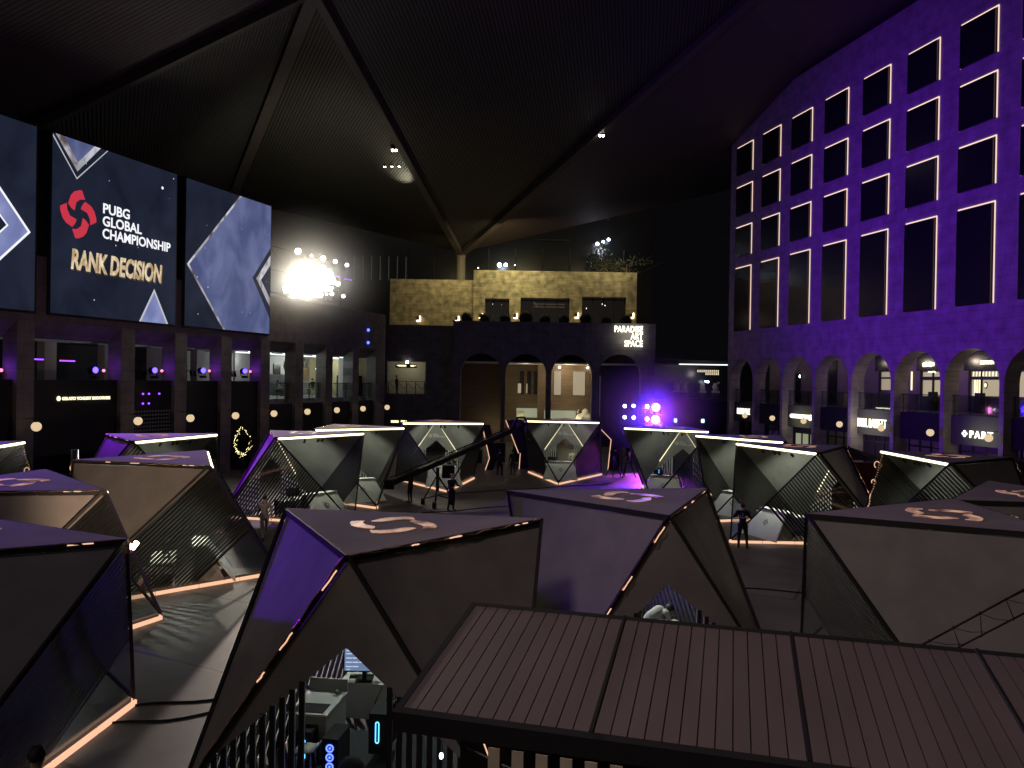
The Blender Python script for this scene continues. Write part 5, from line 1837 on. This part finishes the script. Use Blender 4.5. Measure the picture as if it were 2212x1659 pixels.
pf = MB().box((-9, -2.2, 0), (9, 2.2, 1.0)).build('raised_terrace', 'dark_wall'); pf.location = (22.5, 38.6, 0); pf.rotation_euler = (0, 0, RH + R(5))
tag(pf, 'dark raised terrace carrying the parked car in front of the hotel arcade', 'terrace')


def parasol(p, label, r=1.6, z=2.6, mt='black'):
    t = empty('parasol', p, .3, label, 'parasol', 'dark cafe parasols before the hotel')
    n = 8
    vs = [(0, 0, z + .55)] + [(r * math.cos(2 * PI * i / n), r * math.sin(2 * PI * i / n), z) for i in range(n)]
    MB().add(vs, [(0, 1 + i, 1 + (i + 1) % n) for i in range(n)]).build('canopy', mt, t)
    MB().tube([(0, 0, 0), (0, 0, z + .6)], .03, 8).build('pole', 'black_metal', t)
    MB().tube([(0, 0, 0), (0, 0, .1)], .3, 12).build('base', 'black_metal', t)
    return t


parasol((17.4, 41.2, 0), 'dark parasol left of the parked car', 1.7, 2.75)
parasol((21.0, 33.0, 0), 'dark parasol right of the booth with the hanging cable', 1.8, 2.9)
parasol((24.3, 36.5, 0), 'dark parasol nearest the right edge, below a lit sign', 1.8, 2.9)
o = MB().box((-1.4, -.1, 0), (1.4, .1, 2.9)).build('red_banner', 'red_cloth')
o.location = (16.3, 36.9, 0); o.rotation_euler = (0, 0, R(-15))
tag(o, 'dark red banner between the cameraman booth and the hanging-cable booth', 'banner')

# copper cables hanging at two booth corners
def hang(key, s, loops, label):
    t_ = inb(key, (s * A_, 0, HT - .15)); b_ = inb(key, (0, -C0, .2))
    o = MB()
    rnd = random.Random(4)
    pts = [lerp(t_, b_, i / 30) + Vector((.03 * math.sin(i * 1.3), -.06, .0)) for i in range(31)]
    o.tube(pts, .02, 6)
    for c_, r in loops:
        q = lerp(t_, b_, c_)
        o.tube([q + Vector((-r * .8 + r * .8 * math.cos(a * PI / 8), -.08, r * math.sin(a * PI / 8))) for a in range(17)], .016, 5)
    tag(o.build('hanging_cable', 'led_peach'), label, 'cable', 'glowing cables on booth corners')


hang('Q', 1, ((.26, .12), (.55, .27)), 'glowing cable with two loops on the corner of the far left booth')
hang('I', -1, ((.12, .13), (.30, .08)), 'glowing cable hanging down the corner of the booth in front of the car')
ml = empty('corner_lamp', inb('M', (-A_, -.05, HT - .12)), 0, 'dazzling orange white lamp at the corner of the large lower left booth', 'lamp')
MB().tube([(.03, .02, -.05), (.10, .04, .05)], .035, 8).build('bulb', 'lens_warm', ml)
MB().box((-.06, -.02, -.12), (.02, .06, .04)).build('holder', 'copper', ml)
lamp('corner_glow', 'SPOT', inb('M', (-A_ - .3, -.6, HT - .1)), 2600, (1, .66, .46), aim=inb('O', (-1.0, 2.0, 3.0)), size=.06, cone=48, blend=.8)

# cables on the floor
o = MB()
for k, (pa, pb) in enumerate((((-7.6, 15.2), (-1.6, 17.6)), ((-7.4, 14.5), (-2.0, 16.6)), ((-4.2, 38.2), (4.5, 43.5)), ((-4.0, 44.5), (6.5, 50.5)), ((3.5, 25.6), (10.6, 24.6)))):
    pa, pb = Vector((*pa, .015)), Vector((*pb, .015))
    pts = [lerp(pa, pb, i / 24) + Vector((0, .12 * math.sin(i * .7 + k), 0)) for i in range(25)]
    q = MB(); q.tube(pts, .022, 5)
    tag(q.build('floor_cable', 'black'), ['black cable on the floor left of the nearest booth, the farther of two', 'black cable on the floor left of the nearest booth, the nearer of two', 'black cable on the floor below the crane', 'black cable crossing the floor before the centre booth', 'black cable on the floor right of the stooping person booth'][k], 'cable', 'black cables lying on the plaza')

# ------------------------------------------------------------ foreground pavilion
EX = Vector((.96425, -.26500, 0)).normalized()
ES = Vector((.31451, .93464, .16591)); ES = (ES - EX * ES.dot(EX)).normalized()
EN = EX.cross(ES).normalized()
PO = Vector((-.425, 10.322, 3.55))
pav = bpy.data.objects.new('kiosk_pavilion', None); col.objects.link(pav)
mw = Matrix.Identity(4)
for i, v in enumerate((EX, ES, EN)):
    for j in range(3): mw[j][i] = v[j]
mw.translation = PO
pav.matrix_world = mw
tag(pav, 'kiosk with a ribbed brown panel roof and striped valance in the foreground', 'kiosk')
LW, DP = 9.65, 2.46
rnd = random.Random(12)
o = MB()
for p_ in range(5):
    x0 = p_ * 1.93
    n = 12
    for i in range(n):
        a = x0 + .02 + i * (1.89 / n)
        b = a + 1.89 / n
        o.box((a + .006, -DP, -.03), (b - .006, -.09, 0))
o.build('roof_panel', 'pavilion_panel', pav)
MB().box((0, -DP, -.07), (LW, 0, -.031)).build('roof_base', 'pavilion_joint', pav)
for p_ in range(1, 5):
    x = p_ * 1.93
    MB().box((x - .02, -DP, -.03), (x + .015, 0, .02)).build('roof_seam', 'pavilion_joint', pav)
o = MB()
o.box((-.04, -DP - .1, -.20), (LW, -DP, .01)); o.box((-.04, -.09, -.2), (LW, .0, .006)); o.box((-.04, -DP, -.2), (.03, -.09, .008))
o.build('roof_edge', 'black', pav)
# body below: level group of walls under the sloping roof
c = Vector((EX.y * -1, EX.x, 0))
def PW(u, v, z):
    q = PO + EX * u + c * v
    return Vector((q.x, q.y, z))
def pvb(name, u0, u1, v0, v1, z0, z1, mt):
    o = MB()
    vs = [PW(u, v, z) for z in (z0, z1) for u, v in ((u0, v0), (u1, v0), (u1, v1), (u0, v1))]
    inv = mw.inverted()
    o.add([inv @ q for q in vs], [(0, 3, 2, 1), (4, 5, 6, 7), (0, 1, 5, 4), (1, 2, 6, 5), (2, 3, 7, 6), (3, 0, 4, 7)])
    return o.build(name, mt, pav)
pvb('wall', .5, LW, -2.0, -.15, .1, 3.02, 'black')
pvb('wall', LW - .1, LW, -2.3, -.05, 0, 3.0, 'black')
for i in range(6):
    pvb('valance_stripe', .95 + i * .235, 1.065 + i * .235, -2.50, -2.48, 2.66, 2.90, 'awning_cream')
o = MB()
inv = mw.inverted()
pts = []
for i in range(20):
    a = i / 19
    pts.append(PW(.70 + 1.75 * a, -2.52 + .12 * (1 - a) ** 3, 2.84 - .19 * (1 - (1 - a) ** 3) - .02 * a))
o.tube([inv @ q for q in pts], .018, 6)
o.build('valance_trim', 'dark_slat', pav)
for i in range(6):
    pvb('valance_scallop', .99 + i * .235, 1.09 + i * .235, -2.50, -2.485, 2.36, 2.60, 'awning_cream' if i % 2 else 'seam_gloss')
pvb('menu_board', 2.46, 5.6, -2.50, -2.46, 1.9, 2.86, 'board_cream')
o = MB()
for k in (0, 1):
    e = .1 + k * .09
    P = [PW(2.46 + e + .12, -2.505, 2.86 - e - .0), PW(5.5 - e, -2.505, 2.86 - e)]
    o.tube([inv @ q for q in [PW(2.46 + e, -2.505, 2.2), PW(2.46 + e, -2.505, 2.86 - e - .06), PW(2.46 + e + .06, -2.505, 2.86 - e), PW(5.5, -2.505, 2.86 - e)]], .006, 5)
o.build('board_line', 'pavilion_joint', pav)
tb = MB().ball((0, 0, 0), .022, 8, sq=(1, 1, 1.6)).build('bare_bulb', 'lens_cool'); tb.location = PW(.13, -1.55, 2.28)
tag(tb, 'tiny bare white bulb hanging left of the kiosk', 'bulb')
wire = MB(); wire.tube([PW(.13, -1.55, 2.33), PW(.13, -1.55, 3.2)], .004, 5)
tag(wire.build('bulb_wire', 'seam_gloss'), 'thin wire holding the bare bulb left of the kiosk', 'wire')
o = MB(); o.tube([inv @ PW(.72, -2.1, 2.9), inv @ PW(1.05, -2.25, 2.3)], .008, 5)
o.build('hanging_cord', 'led_peach', pav)

# small truss in front of the grey booth at the right
t = empty('ladder_truss', (5.6, 11.0, 2.7), 0, 'black ladder truss slanting across the right edge above the kiosk roof', 'truss')
a0, a1 = Vector((-.25, 0, -.02)), Vector((1.80, 0, 1.14))
b0, b1 = Vector((.10, 0, -.12)), Vector((1.85, 0, .83))
o = MB()
o.tube([a0, a1], .016, 8); o.tube([b0, b1], .014, 8)
o.tube([a0 + (a1 - a0) * .74, a1 + Vector((.0, .05, -.06))], .014, 8)
o.build('chord', 'black_metal', t)
o = MB()
for f, g_ in ((.22, .12), (.38, .30), (.56, .47), (.73, .72), (.9, .9)):
    p_, q_ = lerp(a0, a1, f), lerp(b0, b1, g_)
    o.tube([p_, q_], .006, 6)
    q2_ = lerp(b0, b1, min(1, g_ + .22))
    o.tube([p_, lerp(p_, q2_, .5) + Vector((0, 0, -.03)), q2_], .0045, 5)
    o.ball(p_ + Vector((0, 0, .012)), .018, 6); o.ball(q_ - Vector((0, 0, .012)), .016, 6)
o.build('lacing', 'black_metal', t)
lp = MB(); lp.tube([(7.5, 11.0, 0), (7.5, 11.0, 3.9)], .05, 10)
tag(lp.build('truss_mast', 'black_metal'), 'black mast at the right end of the ladder truss', 'mast')
#PART3

# ------------------------------------------------------------ smoke volumes added to imitate lens glare round the brightest lights
def smoke(loc, rad, dens, label):
    o = MB().ball((0, 0, 0), 1.0, 24).build('glare_smoke', 'black')
    o.location = loc
    o.scale = rad
    hm = bpy.data.materials.new('glare_volume')
    hm.use_nodes = True
    nt = hm.node_tree
    nt.nodes.clear()
    oo = nt.nodes.new('ShaderNodeOutputMaterial')
    pv = nt.nodes.new('ShaderNodeVolumePrincipled')
    pv.inputs['Color'].default_value = (.9, .9, .9, 1)
    tc = nt.nodes.new('ShaderNodeTexCoord')
    ln = nt.nodes.new('ShaderNodeVectorMath'); ln.operation = 'LENGTH'
    nt.links.new(tc.outputs['Object'], ln.inputs[0])
    mr = nt.nodes.new('ShaderNodeMapRange'); mr.interpolation_type = 'SMOOTHERSTEP'
    mr.inputs[1].default_value = 1.0
    mr.inputs[2].default_value = 0.0
    mr.inputs[3].default_value = 0.0
    mr.inputs[4].default_value = dens
    nt.links.new(ln.outputs['Value'], mr.inputs[0])
    nt.links.new(mr.outputs[0], pv.inputs['Density'])
    nt.links.new(pv.outputs[0], oo.inputs['Volume'])
    o.data.materials.clear()
    o.data.materials.append(hm)
    tag(o, label, 'smoke', kind='stuff')


smoke((-15.3, 58.6, 13.8), (7.5, 3.2, 6.2), .30, 'added smoke volume imitating lens glare round the white floodlights')
smoke((10.2, 57.2, 4.6), (6.2, 2.6, 4.4), .13, 'added blue and pink smoke volume imitating glare round the moving lights')
sc.cycles.volume_bounces = 0
sc.cycles.volume_step_rate = 1.0
